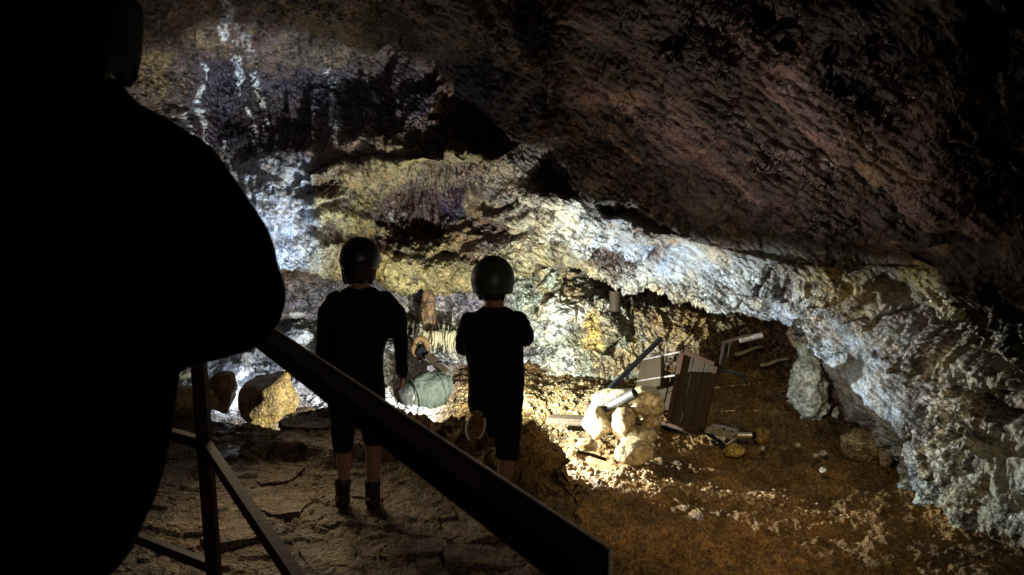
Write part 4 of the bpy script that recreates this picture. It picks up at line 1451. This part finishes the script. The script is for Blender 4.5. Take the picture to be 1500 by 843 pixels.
# dark pole, hollow pipe, plank
bm = bmesh.new()
tube(bm, [P(864, 599, 5.25), P(890, 573, 5.35), P(968, 496, 5.75)], 0.020, 16)
tag(bm_obj('iron_pole', bm, M['black_iron'], None, True), 'long dark blue-black iron pole leaning up over the pale stones', 'pole')
bm = bmesh.new()
hollow(bm, P(872, 606, 5.1), P(930, 576, 4.92), 0.034, 0.025)
tag(bm_obj('grey_pipe', bm, M['pipe'], None), 'short thick grey pipe with its dark mouth up, resting on the pale stones', 'pipe')
bm = bmesh.new()
for k in range(1):
    bar(bm, P(804, 614, 5.35), P(866, 617, 5.2), 0.12, 0.045, bev=0.01)
tag(bm_obj('plank', bm, M['wood'], None), 'old dark wooden plank lying on the gravel left of the grey pipe', 'plank')
bm = bmesh.new()
tube(bm, [P(846, 662, 4.6), P(868, 667, 4.58), P(888, 674, 4.56)], 0.012, 8)
tag(bm_obj('dark_stick', bm, M['wood'], None, True), 'short dark stick below the small bright white stone', 'stick')

# rusty can on the ledge
cn = empty('rusty_can', P(901, 447, 6.35), 'rusty brown can standing in the dark slot high in the back wall', 'can')
cb, ct = P(901, 455, 6.35), P(901, 426, 6.35)
bm = bmesh.new()
hollow(bm, cb, ct, 0.048, 0.044, 28)
bm_obj('can_wall', bm, M['wood'], cn, False)
for t_ in (0.02, .35, .98):
    bm = bmesh.new()
    c_ = cb.lerp(ct, t_)
    tube(bm, [c_ - V3(0, 0, .004), c_ + V3(0, 0, .004)], 0.050, 28)
    bm_obj('rim', bm, M['wood'], cn) if t_ < .9 else bm.free()

# ------------------------------------------------------------------ canvas roll, lamp, cable and drip curtain
sk = empty('canvas_sack', P(632, 594, 5.9), 'green canvas sack with a pale drawn end, lying behind the clay bank between the children', 'sack')
a, b = P(600, 582, 5.85), P(662, 562, 6.0)
d_ = (b - a).normalized()
s_ = d_.cross(V3(0, 0, 1)).normalized()
u_ = s_.cross(d_)
bm = bmesh.new()
ringloft(bm, [(a, 0.10, 0.10), (a + d_ * .03, 0.128, 0.13), (a + d_ * .12, 0.14, 0.14), (a + d_ * .22, 0.138, 0.135), (a + d_ * .3, 0.12, 0.115), (a + d_ * .35, 0.07, 0.07)], 24, (s_, u_))
remeshed('sack_cloth', bm, M['canvas'], sk, 0.006, 1, 0.03, 11, (0.3, 0.2, 1), 33)
bm = bmesh.new()
ringloft(bm, [(a - d_ * .07, 0.05, 0.05), (a - d_ * .05, 0.09, 0.085), (a, 0.115, 0.115), (a + d_ * .015, 0.12, 0.12)], 24, (s_, u_))
remeshed('pale_end', bm, M['calcite'] if False else M['pipe'], sk, 0.007, 2, 0.008, 20, None, 34)
for t_ in (0.04, 0.26):
    bm = bmesh.new()
    c_ = a + d_ * t_
    tube(bm, [c_ + s_ * math.cos(k * math.pi / 10) * 0.143 + u_ * math.sin(k * math.pi / 10) * 0.143 for k in range(21)], 0.006, 8)
    bm_obj('cord', bm, M['canvas'], sk, True)

lp = empty('coil', P(618, 520, 6.5), 'round ochre coil with a dark centre above the green sack', 'coil')
bm = bmesh.new()
c_ = P(616, 510, 6.5)
tube(bm, [c_ + V3(math.cos(k * math.pi / 10) * 0.062, 0.0, math.sin(k * math.pi / 10) * 0.085) for k in range(21)], 0.026, 10)
bm_obj('ring', bm, M['ochre'], lp, True)
bm = bmesh.new()
tube(bm, [c_ + V3(.02, -.05, -.04), c_ + V3(.0, .05, .0)], 0.055, 16, True, 0.03)
bm_obj('dark_cup', bm, M['dark'], lp, True)
bm = bmesh.new()
tube(bm, [P(636, 532, 6.3), P(648, 532, 6.3), P(656, 538, 6.3), P(661, 548, 6.3), P(663, 562, 6.25)], 0.006, 8)
tag(bm_obj('cable', bm, M['black_iron'], None, True), 'thin dark cable arching over the green sack', 'cable')
bm = bmesh.new()
bar(bm, P(628, 520, 6.4), P(652, 546, 6.25), 0.09, 0.03, bev=.006)
tag(bm_obj('plank', bm, M['wood'], None), 'short brown board leaning behind the green sack', 'plank')

dc = empty('drip_curtain', P(650, 490, 6.75), 'fringe of short yellow-white drip stones above the green sack', 'stalactites')
rng = random.Random(4)
for k in range(17):
    px_ = 622 + k * 3.3
    top = P(px_, 486 + rng.uniform(-2, 2), 6.7 + 0.05 * math.sin(k))
    bot = P(px_ - 2, 510 + rng.uniform(-6, 9), 6.66 + 0.05 * math.sin(k))
    bm = bmesh.new()
    pts_ = [top.lerp(bot, t_) + V3(rng.uniform(-.006, .006), 0, 0) for t_ in (0, .25, .5, .75, 1)]
    tube(bm, pts_, 0.016, 8, True, 0.005)
    bm_obj('drip_stone', bm, M['pale_wood'], dc, True)

# ------------------------------------------------------------------ white calcite pillar on the right
def pillar():
    n, m_ = 60, 80
    us = np.linspace(0, 1, m_)
    prof = np.interp(us, [0, .12, .3, .5, .7, .82, .9, 1], [0.05, 0.10, 0.115, 0.115, 0.085, 0.04, 0.035, 0.045])
    b_, t_ = P(1188, 614, 5.55), P(1180, 500, 5.65)
    vs = []
    for i, uu in enumerate(us):
        c_ = b_.lerp(t_, uu)
        for k in range(n):
            a_ = 2 * math.pi * k / n
            vs.append((c_.x + math.cos(a_) * prof[i], c_.y + math.sin(a_) * prof[i] * .8, c_.z))
    vs = np.array(vs)
    cen = np.repeat(np.array([list(b_.lerp(t_, uu)) for uu in us]), n, 0)
    nrm = vs - cen
    nrm /= np.linalg.norm(nrm, axis=1, keepdims=True)
    q = stretch(vs, (0, 0, 1), 2.5)
    vs = vs + nrm * ((ridged(q * 9, 3, 700, .6) - .5) * 0.04 + fbm(vs * 7, 2, 705) * .04 + fbm(vs * 35, 2, 710) * .014)[:, None]
    idx = np.arange(n * m_).reshape(m_, n)
    q = np.stack([idx[:-1], np.roll(idx[:-1], -1, 1), np.roll(idx[1:], -1, 1), idx[1:]], -1).reshape(-1, 4)
    cc = np.tile(np.array((0.72, 0.8, 0.74)), (len(vs), 1)) * (0.9 + .5 * fbm(vs * 12, 3, 720))[:, None]
    return np_mesh('calcite_pillar', vs, q, cc)


tag(link_mesh('calcite_pillar', pillar(), M['calcite']), 'white draped calcite pillar standing in the dark under the right overhang', 'stalagmite')

# ------------------------------------------------------------------ loose gravel
def gravel(name, n, region, seed, smin, smax, tints):
    rng = np.random.default_rng(seed)
    bm = bmesh.new()
    bmesh.ops.create_icosphere(bm, subdivisions=1, radius=1)
    bv = np.array([v.co[:] for v in bm.verts])
    bf = np.array([[v.index for v in f_.verts] for f_ in bm.faces])
    bm.free()
    xy = region(rng, n)
    z = floor_z(xy[:, 0], xy[:, 1])[0]
    s = smin + (smax - smin) * rng.random(len(xy)) ** 2.5
    Vs, Fs, Cs = [], [], []
    for i in range(len(xy)):
        v = bv * (1 + 0.25 * rng.normal(size=(len(bv), 1)).clip(-1, 1)) * rng.uniform([.8, .6, .45], [1.3, 1.1, .9])
        a_ = rng.uniform(0, 6.28)
        c_, s_2 = math.cos(a_), math.sin(a_)
        v = v @ np.array([[c_, -s_2, 0], [s_2, c_, 0], [0, 0, 1]]) * s[i]
        Vs.append(v + np.array([xy[i, 0], xy[i, 1], z[i] + s[i] * .05]))
        Fs.append(bf + i * len(bv))
        Cs.append(np.tile(np.array(tints[rng.integers(len(tints))]) * rng.uniform(.6, 1.2), (len(bv), 1)))
    me = np_mesh(name, np.concatenate(Vs), np.concatenate(Fs), np.concatenate(Cs), smooth=False)
    return tag(link_mesh(name, me, M['pebble']), kind='stuff')


def reg_heap(rng, n):
    x = rng.normal(0.3, 0.38, n)
    y = rng.normal(5.9, 0.35, n)
    m = (y > 4.9) & (x > -.6) & (x < 1.1)
    return np.stack([x, y], 1)[m]


def reg_strip(rng, n):
    t_ = rng.random(n)
    a_, b_ = G(835, 690, LOW), G(1230, 755, LOW)
    x = a_.x + (b_.x - a_.x) * t_ + rng.normal(0, .05, n)
    y = a_.y + (b_.y - a_.y) * t_ + rng.normal(0, .055, n)
    return np.stack([x, y], 1)


def reg_clay(rng, n):
    x = rng.uniform(0.4, 3.0, n)
    y = rng.uniform(3.2, 6.6, n)
    return np.stack([x, y], 1)


o = gravel('gravel_heap', 5200, reg_heap, 1, 0.006, 0.022, [(0.30, 0.24, 0.10), (0.26, 0.18, 0.06), (0.36, 0.31, 0.18)])
o['label'] = 'heap of small ochre gravel behind the clay bank'
o = gravel('gravel_streak', 1500, reg_strip, 2, 0.005, 0.02, [(0.42, 0.33, 0.18), (0.36, 0.25, 0.12), (0.3, 0.17, 0.06)])  # pale tints put a strip of light into the gravel colour
o['label'] = 'streak of gravel across the clay floor, pale tint standing for a beam of light'
o = gravel('clay_crumbs', 2200, reg_clay, 3, 0.003, 0.010, [(0.15, 0.085, 0.028), (0.17, 0.1, 0.03), (0.12, 0.07, 0.022), (0.18, 0.11, 0.045)])
o['label'] = 'scattered clods and grit on the brown clay floor'

# ------------------------------------------------------------------ flat slabs lying on the platform
slab_spots = [(690, 765, 110, 50), (600, 790, 120, 44), (400, 690, 120, 40), (520, 720, 60, 26), (330, 655, 90, 28), (450, 645, 110, 22),
              (350, 780, 100, 40), (480, 800, 110, 44), (620, 700, 80, 34), (560, 752, 90, 30), (260, 690, 90, 34), (700, 812, 130, 40), (410, 740, 90, 34)]
rng = random.Random(9)
for i, (a_, b_, w_, h_) in enumerate(slab_spots):
    q = G(a_, b_, 0)
    n = 30
    sx_ = w_ / FPX * q.y / 2 * 1.05
    c0 = G(a_, b_ - h_ / 2)
    c1 = G(a_, b_ + h_ / 2)
    sy_ = (c0.y - c1.y) / 2
    bm = bmesh.new()
    z0 = gz(q.x, q.y)
    rad = []
    nc_ = rng.choice((4, 5, 6))
    corners = [(j + rng.uniform(.1, .75)) * 2 * math.pi / nc_ for j in range(nc_)]
    crad = [rng.uniform(.7, 1.25) for _ in corners]
    for k in range(n):
        t_ = 2 * math.pi * k / n
        # straight broken sides between the corners
        lo_ = max([c_ for c_ in corners if c_ <= t_] or [corners[-1] - 2 * math.pi])
        hi_ = min([c_ for c_ in corners if c_ > t_] or [corners[0] + 2 * math.pi])
        f_ = (t_ - lo_) / (hi_ - lo_)
        j_ = corners.index(min(corners, key=lambda c_: abs(((c_ - lo_ + math.pi) % (2 * math.pi)) - math.pi)))
        ra_, rb_ = crad[j_], crad[(j_ + 1) % len(corners)]
        x_ = math.cos(lo_) * ra_ * (1 - f_) + math.cos(hi_) * rb_ * f_ + rng.uniform(-.03, .03)
        y_ = math.sin(lo_) * ra_ * (1 - f_) + math.sin(hi_) * rb_ * f_ + rng.uniform(-.03, .03)
        rad.append((x_, y_))
    thk = rng.uniform(0.006, 0.018)
    tilt = rng.uniform(-.02, .02)
    rings = []
    for (sc_, zz) in ((1.0, -0.03), (1.0, thk * .6), (0.965, thk), (0.7, thk * 1.05), (0.35, thk)):
        rings.append([bm.verts.new((q.x + x_ * sx_ * sc_, q.y + y_ * sy_ * sc_,
                                    z0 + zz + tilt * x_ + 0.006 * mnoise.noise(Vector((x_ * 3 * sc_, y_ * 3 * sc_, i))))) for x_, y_ in rad])
    for ra, rb in zip(rings[:-1], rings[1:]):
        for k in range(n):
            bm.faces.new((ra[k], ra[(k + 1) % n], rb[(k + 1) % n], rb[k]))
    bm.faces.new(rings[-1])
    o = bm_obj('slab', bm, None, floor)
    me = o.data
    a__ = me.color_attributes.new("tint", 'FLOAT_COLOR', 'POINT')
    g = rng.uniform(.8, 1.15)
    for dta in a__.data:
        dta.color = (0.14 * g, 0.104 * g, 0.065 * g, 1)
    me.materials.append(M['floor'])

# flood lamp housing, unseen; hood and shield added to cut its light
fl = empty('floor_lamp', FL, 'unseen flood lamp behind the right-hand child, hood and shield added to shape its light', 'lamp')
ax = V3(0.084, -0.42, 0.9036).normalized()
bx_ = ax.cross(V3(0, 1, 0)).normalized()
by_ = bx_.cross(ax)
bm = bmesh.new()
ringloft(bm, [(FL + ax * 0.0555, 0.082, 0.082), (FL + ax * 0.064, 0.080, 0.080)], 40, (bx_, by_))
bm_obj('added_hood', bm, M['black_iron'], fl)
bm = bmesh.new()
ringloft(bm, [(FL - ax * 0.10, 0.04, 0.04), (FL - ax * 0.03, 0.035, 0.035)], 20, (bx_, by_))
bm_obj('base', bm, M['black_iron'], fl)
bm = bmesh.new()
tube(bm, [FL - ax * .05 - by_ * .035, FL + ax * .056 - by_ * .075], 0.004, 6)
bm_obj('bracket', bm, M['black_iron'], fl)
bm = bmesh.new()
box_pts(bm, FL + V3(-.12, -.070, -.10), V3(.213, 0, 0), V3(0, .003, 0), V3(0, 0, .145))
bm_obj('added_shield', bm, M['black_iron'], fl)
